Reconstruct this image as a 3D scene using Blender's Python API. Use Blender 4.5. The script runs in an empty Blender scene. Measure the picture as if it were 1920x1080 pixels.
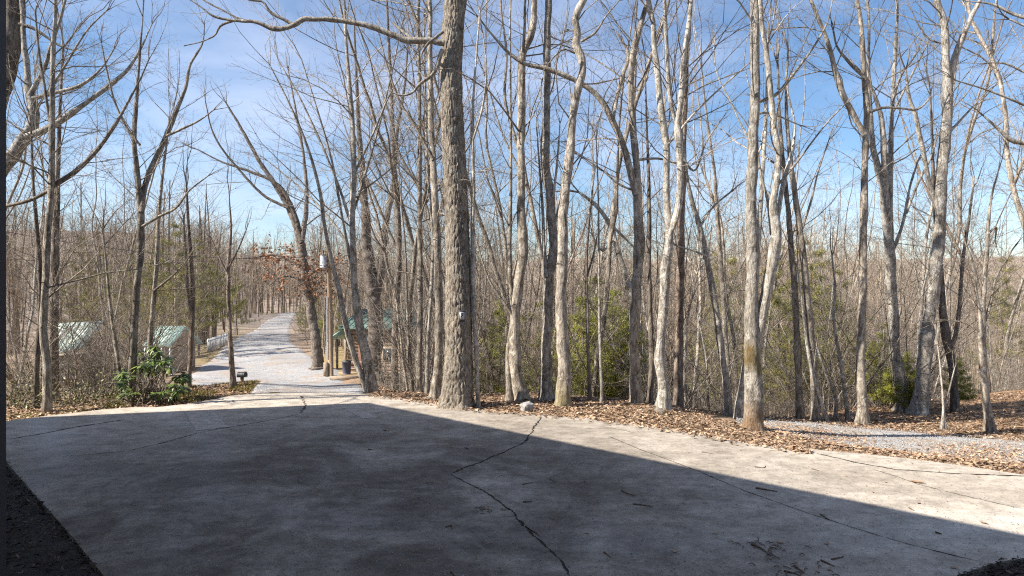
import bpy, math, random
import numpy as np
from mathutils import Vector, noise as mnoise

SC = bpy.context.scene
COL = SC.collection
rad = math.radians

# ------------------------------------------------------------------ camera, sky, sun, exposure
H = 1.9            # eye height above the slab
F = 1251.0         # focal length in pixels of the 1920 px wide photograph
cam_d = bpy.data.cameras.new('camera')
cam = bpy.data.objects.new('camera', cam_d)
COL.objects.link(cam)
cam.location = (0, 0, H)
cam.rotation_euler = (rad(90), 0, 0)
cam_d.sensor_width = 36.0
cam_d.lens = 36.0 * F / 1920.0
cam_d.clip_start = 0.05
cam_d.clip_end = 5000
SC.camera = cam

SUN_EL = 38.0
SUN_H = Vector((0.956, 0.292))          # horizontal travel direction of the light
SUN_ROT = math.atan2(-SUN_H.x, -SUN_H.y)
world = bpy.data.worlds.new('World')
SC.world = world
world.use_nodes = True
wn = world.node_tree.nodes
wl = world.node_tree.links
wn.clear()
w_out = wn.new('ShaderNodeOutputWorld')
w_bg = wn.new('ShaderNodeBackground')
sky = wn.new('ShaderNodeTexSky')
sky.sky_type = 'NISHITA'
sky.sun_disc = False
sky.sun_elevation = rad(SUN_EL)
sky.sun_rotation = SUN_ROT
sky.altitude = 300
sky.air_density = 1.0
sky.dust_density = 0.4
sky.ozone_density = 3.0
tc = wn.new('ShaderNodeTexCoord')
mp = wn.new('ShaderNodeMapping')
mp.inputs['Scale'].default_value = (1.0, 1.0, 2.6)
mp.inputs['Rotation'].default_value = (0.0, 0.25, 0.0)
nz = wn.new('ShaderNodeTexNoise')
nz.inputs['Scale'].default_value = 2.3
nz.inputs['Detail'].default_value = 9
nz.inputs['Roughness'].default_value = 0.58
nz.inputs['Distortion'].default_value = 0.5
rp = wn.new('ShaderNodeValToRGB')
rp.color_ramp.elements[0].position = 0.40
rp.color_ramp.elements[0].color = (0.03, 0.03, 0.03, 1)
rp.color_ramp.elements[1].position = 0.82
rp.color_ramp.elements[1].color = (0.62, 0.62, 0.62, 1)
mix = wn.new('ShaderNodeMix')
mix.data_type = 'RGBA'
mix.inputs['B'].default_value = (7.0, 7.3, 8.6, 1)
wl.new(tc.outputs['Generated'], mp.inputs['Vector'])
wl.new(mp.outputs['Vector'], nz.inputs['Vector'])
wl.new(nz.outputs['Fac'], rp.inputs['Fac'])
wl.new(rp.outputs['Color'], mix.inputs['Factor'])
hsv = wn.new('ShaderNodeHueSaturation')
hsv.inputs['Saturation'].default_value = 1.12
wl.new(sky.outputs['Color'], hsv.inputs['Color'])
wl.new(hsv.outputs['Color'], mix.inputs['A'])
wl.new(mix.outputs['Result'], w_bg.inputs['Color'])
wl.new(w_bg.outputs['Background'], w_out.inputs['Surface'])
w_bg.inputs['Strength'].default_value = 0.079

sl = bpy.data.lights.new('sun', 'SUN')
sun = bpy.data.objects.new('sun', sl)
COL.objects.link(sun)
sl.energy = 5.0
sl.angle = rad(0.5)
sl.color = (1.0, 0.94, 0.85)
ce, se = math.cos(rad(SUN_EL)), math.sin(rad(SUN_EL))
LDIR = Vector((SUN_H.x * ce, SUN_H.y * ce, -se)).normalized()
sun.rotation_euler = LDIR.to_track_quat('-Z', 'Y').to_euler()
sun.location = (-20, -6, 30)

vs = SC.view_settings
vs.view_transform = 'Standard'
vs.look = 'None'
vs.exposure = 1.12
vs.gamma = 1.0
vs.use_curve_mapping = False
SC.cycles.use_denoising = False
SC.cycles.pixel_filter_type = 'BLACKMAN_HARRIS'
SC.cycles.filter_width = 1.15
SC.cycles.max_bounces = 6
SC.cycles.diffuse_bounces = 3

# ------------------------------------------------------------------ helpers
def ray(px, py, d):
    return np.array([(px - 960.0) / F * d, d, H - (py - 540.0) / F * d])

def slab_pt(px, py):
    d = H * F / (py - 540.0)
    return ((px - 960.0) / F * d, d)

def in_poly(x, y, poly):
    x = np.asarray(x, float); y = np.asarray(y, float)
    res = np.zeros(x.shape, bool)
    n = len(poly)
    for i in range(n):
        x1, y1 = poly[i]; x2, y2 = poly[(i + 1) % n]
        c = (y1 > y) != (y2 > y)
        with np.errstate(divide='ignore', invalid='ignore'):
            xi = (x2 - x1) * (y - y1) / ((y2 - y1) if y2 != y1 else 1e-9) + x1
        res ^= c & (x < xi)
    return res

def tag(o, label=None, cat=None, group=None, kind=None):
    if label: o['label'] = label
    if cat: o['category'] = cat
    if group: o['group'] = group
    if kind: o['kind'] = kind
    return o

def empty(name, loc=(0, 0, 0), rz=0.0):
    o = bpy.data.objects.new(name, None)
    o.empty_display_size = 0.2
    COL.objects.link(o)
    o.location = loc
    o.rotation_euler = (0, 0, rz)
    return o

def link_mesh(name, me, parent=None, loc=None):
    o = bpy.data.objects.new(name, me)
    COL.objects.link(o)
    if parent is not None:
        o.parent = parent
    if loc is not None:
        o.location = loc
    return o

class MB:
    """collects polygons (any size) and tubes, builds one mesh"""
    def __init__(self):
        self.v = []; self.loops = []; self.sizes = []; self.n = 0
    def add(self, verts, faces):
        """faces: (m,k) int array with one k"""
        verts = np.asarray(verts, float).reshape(-1, 3)
        faces = np.asarray(faces, int)
        self.v.append(verts)
        self.loops.append((faces + self.n).ravel())
        self.sizes.append(np.full(len(faces), faces.shape[1], int))
        self.n += len(verts)
    def tube(self, P, R, k=6, cap=False, rough=None):
        P = np.asarray(P, float); R = np.asarray(R, float)
        n = len(P)
        T = np.gradient(P, axis=0)
        T /= np.linalg.norm(T, axis=1)[:, None] + 1e-12
        m = T.mean(axis=0)
        ref = np.array([1.0, 0.0, 0.0]) if abs(m[0]) < 0.7 * np.linalg.norm(m) + 1e-9 else np.array([0.0, 0.0, 1.0])
        A = np.cross(T, ref); A /= np.linalg.norm(A, axis=1)[:, None] + 1e-12
        B = np.cross(T, A)
        a = np.arange(k) * (2 * math.pi / k)
        rr = R[:, None] * np.ones((1, k))
        if rough is not None:
            rr = rr * rough
        V = P[:, None, :] + rr[..., None] * (np.cos(a)[None, :, None] * A[:, None, :] + np.sin(a)[None, :, None] * B[:, None, :])
        i = np.arange(n - 1)[:, None] * k
        j = np.arange(k)[None, :]
        j2 = (j + 1) % k
        f = np.stack([i + j, i + j2, i + k + j2, i + k + j], axis=-1).reshape(-1, 4)
        self.add(V.reshape(-1, 3), f)
        if cap:
            base = self.n - n * k
            for ring, rev in ((0, True), (n - 1, False)):
                idx = np.arange(k) + base + ring * k
                if not rev: idx = idx[::-1]
                self.loops.append(idx); self.sizes.append(np.array([k]))
    def box(self, c, s, rz=0.0):
        x, y, z = s[0] / 2, s[1] / 2, s[2] / 2
        v = np.array([[-x, -y, -z], [x, -y, -z], [x, y, -z], [-x, y, -z], [-x, -y, z], [x, -y, z], [x, y, z], [-x, y, z]])
        if rz:
            ca, sa = math.cos(rz), math.sin(rz)
            v = np.stack([v[:, 0] * ca - v[:, 1] * sa, v[:, 0] * sa + v[:, 1] * ca, v[:, 2]], axis=1)
        v = v + np.array(c)
        self.add(v, [[0, 3, 2, 1], [4, 5, 6, 7], [0, 1, 5, 4], [1, 2, 6, 5], [2, 3, 7, 6], [3, 0, 4, 7]])
    def mesh(self, name, mat, smooth=True):
        V = np.concatenate(self.v); L = np.concatenate(self.loops); S = np.concatenate(self.sizes)
        me = bpy.data.meshes.new(name)
        me.vertices.add(len(V)); me.vertices.foreach_set('co', V.astype(np.float32).ravel())
        me.loops.add(len(L)); me.loops.foreach_set('vertex_index', L.astype(np.int32))
        me.polygons.add(len(S))
        st = np.concatenate([[0], np.cumsum(S)[:-1]]).astype(np.int32)
        me.polygons.foreach_set('loop_start', st)
        if smooth:
            me.polygons.foreach_set('use_smooth', np.ones(len(S), bool))
        me.update(calc_edges=True)
        if mat is not None:
            me.materials.append(mat)
        return me
    def build(self, name, mat, parent=None, loc=None, smooth=True):
        return link_mesh(name, self.mesh(name, mat, smooth), parent, loc)

# ------------------------------------------------------------------ materials
def new_mat(name):
    m = bpy.data.materials.new(name)
    m.use_nodes = True
    nt = m.node_tree
    b = nt.nodes['Principled BSDF']
    b.inputs['Roughness'].default_value = 0.85
    b.inputs['Specular IOR Level'].default_value = 0.2
    return m, nt, b

def N(nt, t, **kw):
    n = nt.nodes.new(t)
    for k, v in kw.items():
        if k in n.inputs: n.inputs[k].default_value = v
        else: setattr(n, k, v)
    return n

def ramp(nt, fac, stops):
    r = nt.nodes.new('ShaderNodeValToRGB')
    e = r.color_ramp.elements
    while len(e) < len(stops): e.new(0.5)
    for el, (p, c) in zip(e, stops):
        el.position = p
        el.color = (c[0], c[1], c[2], 1) if len(c) == 3 else c
    nt.links.new(fac, r.inputs['Fac'])
    return r.outputs['Color']

def mixc(nt, fac, a, b, mode='MIX'):
    m = nt.nodes.new('ShaderNodeMix')
    m.data_type = 'RGBA'
    m.blend_type = mode
    for s, v in (('Factor', fac), ('A', a), ('B', b)):
        if hasattr(v, 'links') or hasattr(v, 'is_output'):
            nt.links.new(v, m.inputs[s])
        else:
            m.inputs[s].default_value = v if not isinstance(v, tuple) else (v + (1,))[:4]
    return m.outputs['Result']

def noise_tex(nt, vec, scale, detail=6, rough=0.6, dist=0.0):
    n = N(nt, 'ShaderNodeTexNoise', Scale=scale, Detail=detail, Roughness=rough, Distortion=dist)
    nt.links.new(vec, n.inputs['Vector'])
    return n.outputs['Fac']

def mapped(nt, scale=(1, 1, 1), coord='Object'):
    t = nt.nodes.new('ShaderNodeTexCoord')
    m = nt.nodes.new('ShaderNodeMapping')
    m.inputs['Scale'].default_value = scale
    nt.links.new(t.outputs[coord], m.inputs['Vector'])
    return m.outputs['Vector']

def bump(nt, b, h, strength, dist):
    bn = N(nt, 'ShaderNodeBump', Strength=strength, Distance=dist)
    nt.links.new(h, bn.inputs['Height'])
    nt.links.new(bn.outputs['Normal'], b.inputs['Normal'])

def bark_mat(name, dark, mid, light, fs=16.0, stretch=0.3, lichen=None, lich=0.56, bands=()):
    m, nt, b = new_mat(name)
    v = mapped(nt, (1, 1, stretch))
    n0 = noise_tex(nt, v, fs * 2.6, 4, 0.7, 0.4)
    n1 = noise_tex(nt, v, fs, 6, 0.72, 0.8)
    v2 = mapped(nt)
    n2 = noise_tex(nt, v2, 2.6, 6, 0.65, 0.4)
    c = ramp(nt, n1, [(0.37, dark), (0.5, mid), (0.62, light)])
    c = mixc(nt, 1.0, c, ramp(nt, n0, [(0.3, (0.62, 0.62, 0.62)), (0.5, (1, 1, 1)), (0.7, (1.3, 1.3, 1.3))]), 'MULTIPLY')
    c = mixc(nt, 1.0, c, ramp(nt, n2, [(0.32, (0.58, 0.56, 0.54)), (0.5, (1, 1, 1)), (0.68, (1.28, 1.26, 1.24))]), 'MULTIPLY')
    if lichen:
        n3 = noise_tex(nt, v2, 7.0, 7, 0.75, 0.5)
        f = ramp(nt, n3, [(lich - 0.04, (0, 0, 0)), (lich + 0.03, (0.85, 0.85, 0.85))])
        c = mixc(nt, f, c, lichen)
        n4 = noise_tex(nt, v2, 5.0, 7, 0.75, 0.8)
        f = ramp(nt, n4, [(0.56, (0, 0, 0)), (0.64, (0.6, 0.6, 0.6))])
        c = mixc(nt, f, c, tuple(q * 0.55 for q in mid))
    if bands:
        nb = N(nt, 'ShaderNodeTexNoise', Scale=6.0, Detail=7, Roughness=0.75)
        nt.links.new(v2, nb.inputs['Vector'])
        wv = N(nt, 'ShaderNodeVectorMath', operation='MULTIPLY_ADD'); nt.links.new(nb.outputs['Color'], wv.inputs[0])
        wv.inputs[1].default_value = (0.45, 0.45, 0.45); nt.links.new(v2, wv.inputs[2])
        for ctr, r_, col in bands:      # blobs of moss or soil stain on the bark
            ds_ = N(nt, 'ShaderNodeVectorMath', operation='DISTANCE'); nt.links.new(wv.outputs[0], ds_.inputs[0])
            ds_.inputs[1].default_value = tuple(q + 0.225 for q in ctr)
            f = ramp(nt, ds_.outputs['Value'], [(r_ * 0.3, (0.75, 0.75, 0.75)), (r_ * 1.1, (0, 0, 0))])
            c = mixc(nt, f, c, col)
    oi = nt.nodes.new('ShaderNodeObjectInfo')
    hv = ramp(nt, oi.outputs['Random'], [(0.0, (0.72, 0.70, 0.68)), (1.0, (1.22, 1.2, 1.16))])
    c = mixc(nt, 1.0, c, hv, 'MULTIPLY')
    nt.links.new(c, b.inputs['Base Color'])
    bump(nt, b, n1, 1.0, 0.05)
    return m

M_BIG = bark_mat('furrowed_bark', (0.15, 0.12, 0.095), (0.33, 0.285, 0.23), (0.46, 0.415, 0.35), 22, 0.4, (0.42, 0.41, 0.35), 0.6)
M_PALE = bark_mat('pale_bark', (0.15, 0.13, 0.105), (0.355, 0.325, 0.28), (0.53, 0.495, 0.44), 19, 0.3, (0.58, 0.56, 0.52))
M_MOSSY = bark_mat('mossy_pale_bark', (0.15, 0.13, 0.105), (0.36, 0.33, 0.28), (0.53, 0.49, 0.43), 20, 0.25, (0.56, 0.54, 0.50), bands=(((-0.06, -0.1, 0.05), 0.42, (0.30, 0.175, 0.085)), ((-0.10, -0.12, 1.13), 0.24, (0.19, 0.125, 0.02)), ((0.10, -0.10, 0.95), 0.15, (0.17, 0.14, 0.03))))
M_MOSSFOOT = bark_mat('moss_footed_bark', (0.13, 0.11, 0.09), (0.31, 0.27, 0.225), (0.45, 0.41, 0.35), 16, 0.3, (0.45, 0.43, 0.38), 0.58, bands=(((-0.03, -0.08, 0.08), 0.36, (0.24, 0.20, 0.10)),))
M_TAN = bark_mat('tan_bark', (0.12, 0.10, 0.08), (0.29, 0.25, 0.205), (0.44, 0.395, 0.335), 16, 0.3, (0.45, 0.43, 0.38), 0.58)
M_DARK = bark_mat('dark_bark', (0.07, 0.057, 0.047), (0.165, 0.14, 0.12), (0.28, 0.245, 0.21), 16, 0.25)
M_RED = bark_mat('reddish_bark', (0.12, 0.088, 0.07), (0.26, 0.20, 0.16), (0.38, 0.32, 0.27), 15, 0.35)
M_TWIG = bark_mat('twig_bark', (0.17, 0.145, 0.118), (0.31, 0.27, 0.225), (0.47, 0.42, 0.36), 12, 0.3)
M_TWIGB = bark_mat('brown_twig_bark', (0.14, 0.115, 0.092), (0.265, 0.22, 0.178), (0.39, 0.34, 0.285), 12, 0.3)
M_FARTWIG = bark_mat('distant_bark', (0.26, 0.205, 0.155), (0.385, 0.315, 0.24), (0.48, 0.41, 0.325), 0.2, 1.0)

def plain(name, col, rough=0.8, spec=0.2, var=0.25, sc=8.0, metal=0.0, island=False):
    m, nt, b = new_mat(name)
    v = mapped(nt)
    n = noise_tex(nt, v, sc, 5, 0.6)
    lo = tuple(c * (1 - var) for c in col); hi = tuple(min(1, c * (1 + var)) for c in col)
    c = ramp(nt, n, [(0.3, lo), (0.7, hi)])
    if island:
        g = nt.nodes.new('ShaderNodeNewGeometry')
        r = ramp(nt, g.outputs['Random Per Island'], island)
        c = mixc(nt, 1.0, c, r, 'MULTIPLY')
    nt.links.new(c, b.inputs['Base Color'])
    b.inputs['Roughness'].default_value = rough
    b.inputs['Specular IOR Level'].default_value = spec
    b.inputs['Metallic'].default_value = metal
    bump(nt, b, n, 0.2, 0.01)
    return m

M_LEAF = plain('dead_leaves', (0.385, 0.275, 0.185), 0.7, 0.25, 0.2, 20, island=[(0, (0.35, 0.30, 0.28)), (0.4, (0.75, 0.68, 0.62)), (0.75, (1.1, 1.0, 0.92)), (1, (1.6, 1.6, 1.6))])
M_NEEDLE = plain('pine_needles', (0.235, 0.245, 0.045), 0.5, 0.3, 0.35, 2.0, island=[(0, (0.65, 0.75, 0.7)), (0.6, (1.1, 1.05, 1.0)), (1, (1.6, 1.4, 1.0))])
M_NEEDLED = plain('dark_needles', (0.235, 0.22, 0.065), 0.55, 0.3, 0.4, 2.0, island=[(0, (0.6, 0.7, 0.8)), (0.6, (1.0, 1.0, 1.0)), (1, (1.6, 1.4, 1.0))])
M_RHODO = plain('glossy_leaves', (0.10, 0.14, 0.035), 0.48, 0.4, 0.3, 3.0, island=[(0, (0.5, 0.6, 0.6)), (0.6, (1.0, 1.0, 1.0)), (1, (2.0, 1.8, 1.1))])
M_OAKLEAF = plain('withered_oak_leaves', (0.23, 0.115, 0.06), 0.7, 0.2, 0.3, 3.0, island=[(0, (0.6, 0.6, 0.6)), (1, (1.5, 1.4, 1.3))])
M_BUSH = plain('grey_green_leaves', (0.15, 0.145, 0.06), 0.5, 0.4, 0.3, 3.0, island=[(0, (0.5, 0.55, 0.6)), (0.6, (1.0, 1.0, 1.0)), (1, (2.2, 2.1, 1.8))])
M_MULCH = plain('dark_mulch', (0.055, 0.045, 0.036), 0.9, 0.15, 0.5, 30.0)
M_CHIP = plain('mulch_chips', (0.075, 0.058, 0.045), 0.85, 0.2, 0.3, 20.0, island=[(0, (0.35, 0.35, 0.35)), (0.8, (1.1, 1.1, 1.1)), (1, (2.4, 2.3, 2.2))])
M_GRASS = plain('verge_grass', (0.20, 0.17, 0.045), 0.8, 0.2, 0.3, 5.0, island=[(0, (0.5, 0.6, 0.6)), (1, (1.5, 1.4, 1.2))])
M_GREENROOF = plain('green_metal_roof', (0.40, 0.55, 0.475), 0.45, 0.4, 0.12, 2.0)
M_PALEROOF = plain('faded_green_metal_roof', (0.50, 0.58, 0.50), 0.5, 0.4, 0.15, 2.0)
M_TEALROOF = plain('teal_metal_roof', (0.17, 0.31, 0.27), 0.4, 0.4, 0.1, 2.0)
M_DKROOF = plain('dark_green_metal_roof', (0.075, 0.13, 0.11), 0.6, 0.3, 0.2, 2.0)
M_WHITE = plain('white_paint', (0.72, 0.70, 0.66), 0.6, 0.3, 0.08, 3.0)
M_LOG = plain('log_timber', (0.29, 0.20, 0.135), 0.8, 0.2, 0.3, 6.0)
M_WOOD = plain('weathered_timber', (0.30, 0.235, 0.17), 0.85, 0.2, 0.25, 8.0)
M_REDWOOD = plain('red_brown_timber', (0.16, 0.085, 0.06), 0.85, 0.2, 0.25, 8.0)
M_SIDING = plain('tan_siding', (0.36, 0.29, 0.22), 0.85, 0.2, 0.15, 4.0)
M_POLE = plain('utility_pole_timber', (0.30, 0.215, 0.14), 0.85, 0.2, 0.25, 9.0)
M_METAL = plain('grey_metal', (0.36, 0.37, 0.39), 0.45, 0.5, 0.08, 4.0)
M_DKMETAL = plain('dark_grey_metal', (0.05, 0.052, 0.058), 0.5, 0.4, 0.2, 5.0)
M_BLACK = plain('black_plastic', (0.025, 0.025, 0.028), 0.5, 0.4, 0.2, 5.0)
M_GLASS = plain('dark_window_glass', (0.03, 0.035, 0.04), 0.12, 0.5, 0.2, 1.0)
M_POST = plain('dark_post_paint', (0.03, 0.03, 0.036), 0.6, 0.3, 0.2, 8.0)
M_ROCK = plain('grey_rock', (0.30, 0.285, 0.27), 0.9, 0.2, 0.35, 14.0)
M_CUTWOOD = plain('cut_wood_end', (0.55, 0.44, 0.28), 0.8, 0.2, 0.15, 20.0)
M_CRACK = plain('crack_shadow_dirt', (0.04, 0.035, 0.03), 0.95, 0.05, 0.3, 30.0)
M_JOINT = plain('joint_dirt', (0.09, 0.08, 0.07), 0.95, 0.05, 0.4, 14.0)
M_BIT = plain('leaf_crumbs', (0.27, 0.20, 0.14), 0.85, 0.2, 0.3, 20.0, island=[(0, (0.5, 0.5, 0.5)), (1, (1.5, 1.5, 1.5))])
M_STICK = plain('dry_sticks', (0.14, 0.10, 0.07), 0.85, 0.2, 0.3, 20.0)

# ------------------------------------------------------------------ terrain
TAB = [
 (-600, [(0,-.13),(9.2,-.13),(10.6,-.05),(13,-.4),(20,-1.8),(40,-4.4),(80,-5),(150,3),(300,27),(700,55),(1500,65)]),
 (0,    [(0,-.13),(9.2,-.13),(10.3,-.04),(13,-.4),(20,-1.8),(40,-4.6),(80,-5),(150,3),(300,27),(700,55),(1500,65)]),
 (300,  [(0,-.13),(10.0,-.13),(10.7,-.03),(14,-.25),(20,-1.2),(30,-3.0),(45,-4.2),(90,-4.6),(160,2),(300,25),(700,50),(1500,65)]),
 (480,  [(0,-.13),(11.2,-.13),(11.8,-.03),(13.4,-.02),(14.5,-.2),(25,-1.9),(42,-4.0),(70,-4.1),(140,-4.2),(158,-4.5),(180,-6),(200,-4),(320,19),(700,36),(1500,60)]),
 (600,  [(0,-.13),(11.6,-.13),(12.2,-.05),(15,-.35),(25,-1.9),(43,-4.0),(70,-4.1),(140,-4.2),(158,-4.5),(180,-6),(200,-4),(300,14),(700,38),(1500,60)]),
 (690,  [(0,-.13),(11.6,-.13),(12.1,-.03),(15,-.3),(25,-1.9),(45,-4.0),(90,-4.5),(180,-3),(320,10),(700,32),(1500,60)]),
 (850,  [(0,-.13),(10.4,-.13),(10.8,-.03),(12.8,-.15),(20,-2.3),(35,-5.5),(60,-7),(120,-6),(300,5),(700,26),(1500,50)]),
 (1000, [(0,-.13),(9.9,-.13),(10.2,-.02),(12.4,-.08),(14.5,-.7),(20,-3),(35,-7),(60,-10),(120,-8),(300,4),(700,24),(1500,45)]),
 (1200, [(0,-.13),(9.1,-.13),(9.4,-.03),(11.8,-.08),(13.8,-.6),(20,-3),(35,-7),(60,-10),(120,-8),(300,4),(700,24),(1500,45)]),
 (1400, [(0,-.13),(8.1,-.13),(8.4,-.03),(10.6,-.30),(12.5,-.5),(18,-2),(35,-7),(60,-10),(120,-8),(300,5),(700,26),(1500,45)]),
 (1600, [(0,-.13),(7.5,-.13),(7.75,-.05),(9.4,-.36),(11.7,-.55),(15,-.75),(20,-2),(35,-6),(60,-9),(120,-6),(300,5),(700,26),(1500,45)]),
 (1750, [(0,-.13),(7.1,-.13),(7.35,-.07),(9.0,-.36),(11.4,-.58),(16,-.85),(24,-2.2),(40,-6),(80,-8),(300,5),(700,26),(1500,45)]),
 (1920, [(0,-.13),(6.75,-.13),(7.0,-.08),(8.3,-.28),(10.4,-.5),(18,-.9),(26,-2),(40,-6),(80,-7),(300,5),(700,26),(1500,45)]),
 (2600, [(0,-.13),(5.9,-.13),(6.2,-.08),(8.3,-.28),(10.4,-.5),(18,-.9),(26,-2),(40,-6),(80,-7),(300,5),(700,26),(1500,45)]),
]
TPX = np.array([t[0] for t in TAB], float)

def tz(x, y):
    x = np.atleast_1d(np.asarray(x, float)); y = np.atleast_1d(np.asarray(y, float))
    r = np.hypot(x, y); th = np.arctan2(x, y)
    tc_ = np.clip(th, -rad(50), rad(50))
    px = np.clip(960 + F * np.tan(tc_), TPX[0], TPX[-1])
    D = r * np.cos(tc_)
    Z = np.stack([np.interp(D, [p[0] for p in t[1]], [p[1] for p in t[1]]) for t in TAB])
    k = np.clip(np.searchsorted(TPX, px, side='right') - 1, 0, len(TPX) - 2)
    f = (px - TPX[k]) / (TPX[k + 1] - TPX[k])
    i = np.arange(len(px))
    z = Z[k, i] * (1 - f) + Z[k + 1, i] * f
    amp = np.clip((D - 9.5) / 25, 0, 1)
    z = z + amp * (0.10 * np.sin(x * 0.9 + 1.3) * np.sin(y * 0.7) + 0.12 * np.sin(x * 0.31 + y * 0.23))
    amp2 = np.clip((D - 140) / 200, 0, 1)
    z = z + amp2 * (6 * np.sin(x * 0.013 + 0.8) + 3.5 * np.sin(x * 0.041 + y * 0.013 + 2))
    return z

def tz1(x, y):
    return float(tz([x], [y])[0])

def ground_hit(px, py, d0, lo=0.7, hi=1.5):
    ds = np.linspace(d0 * lo, d0 * hi, 120)
    xs = (px - 960.0) / F * ds
    g = tz(xs, ds) - (H - (py - 540.0) / F * ds)
    idx = np.where((g[:-1] < 0) & (g[1:] >= 0))[0]
    if len(idx) == 0:
        return d0
    i = idx[np.argmin(np.abs(ds[idx] - d0))]
    return float(ds[i] + (ds[i + 1] - ds[i]) * (-g[i]) / (g[i + 1] - g[i]))

# slab outline: far edge from the photograph's ground plane, then round the beds beside the porch
SLAB = [(-13, 8.7)] + [slab_pt(*p) for p in [(15, 789), (110, 777), (200, 767), (255, 763), (300, 763), (350, 757), (400, 749), (432, 742), (480, 738), (560, 737),
        (640, 736), (700, 741), (760, 748), (830, 759), (900, 769), (1000, 775), (1100, 783), (1200, 796), (1300, 811), (1380, 823), (1450, 834), (1520, 842), (1600, 849), (1700, 859), (1800, 872), (1860, 881), (1920, 890)]] + \
       [(8, 6.0), (14, 4.6), (14, 3.9), (8, 4.9), (5.2, 5.05)] + [slab_pt(*p) for p in [(1920, 1046), (1880, 1052), (1840, 1063), (1800, 1078)]] + \
       [(2.5, 4.0), (2.3, 3.0), (2.25, -2.4), (-0.9, -2.4), (-0.9, 2.0)] + [slab_pt(*p) for p in [(195, 1080), (130, 1000), (70, 932), (12, 866)]] + [(-6.8, 8.15), (-13, 7.6)]

ROADE = [(12.0, 470, 700), (13, 482, 690), (14, 492, 676), (17, 475, 655), (20, 455, 645), (25, 425, 635), (30, 400, 630), (36, 372, 640), (42, 352, 652), (47, 352, 640), (52, 374, 606), (60, 400, 574), (75, 432, 546), (95, 476, 543), (125, 504, 548), (145, 517, 552), (162, 528, 555)]
RD = np.array([r[0] for r in ROADE]); RL = np.array([r[1] for r in ROADE]); RR = np.array([r[2] for r in ROADE])
PATHE = [(1320, 11.2, 11.9), (1400, 10.5, 12.0), (1480, 9.4, 12.0), (1550, 8.8, 11.9), (1650, 8.35, 11.6), (1750, 7.95, 11.2), (1850, 7.6, 10.7), (1920, 7.35, 10.4), (2100, 6.95, 9.9), (2400, 6.5, 9.4)]
PP = np.array([p[0] for p in PATHE]); PA = np.array([p[1] for p in PATHE]); PB = np.array([p[2] for p in PATHE])

def on_road(x, y, m=0.0):
    y_ = np.maximum(np.asarray(y, float), 0.1)
    px = 960 + F * np.asarray(x, float) / y_
    mm = m * F / y_
    return (y_ > 11.8) & (y_ < 163) & (px > np.interp(y_, RD, RL) - mm) & (px < np.interp(y_, RD, RR) + mm)

def on_path(x, y, m=0.0):
    y_ = np.maximum(np.asarray(y, float), 0.1)
    px = 960 + F * np.asarray(x, float) / y_
    return (px > PP[0]) & (px < 2400) & (y_ > np.interp(px, PP, PA) - m) & (y_ < np.interp(px, PP, PB) + m)

def set_attr(me, cols):
    a = me.color_attributes.new('tint', 'FLOAT_COLOR', 'POINT')
    a.data.foreach_set('color', np.concatenate([cols, np.ones((len(cols), 1))], axis=1).astype(np.float32).ravel())

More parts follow.
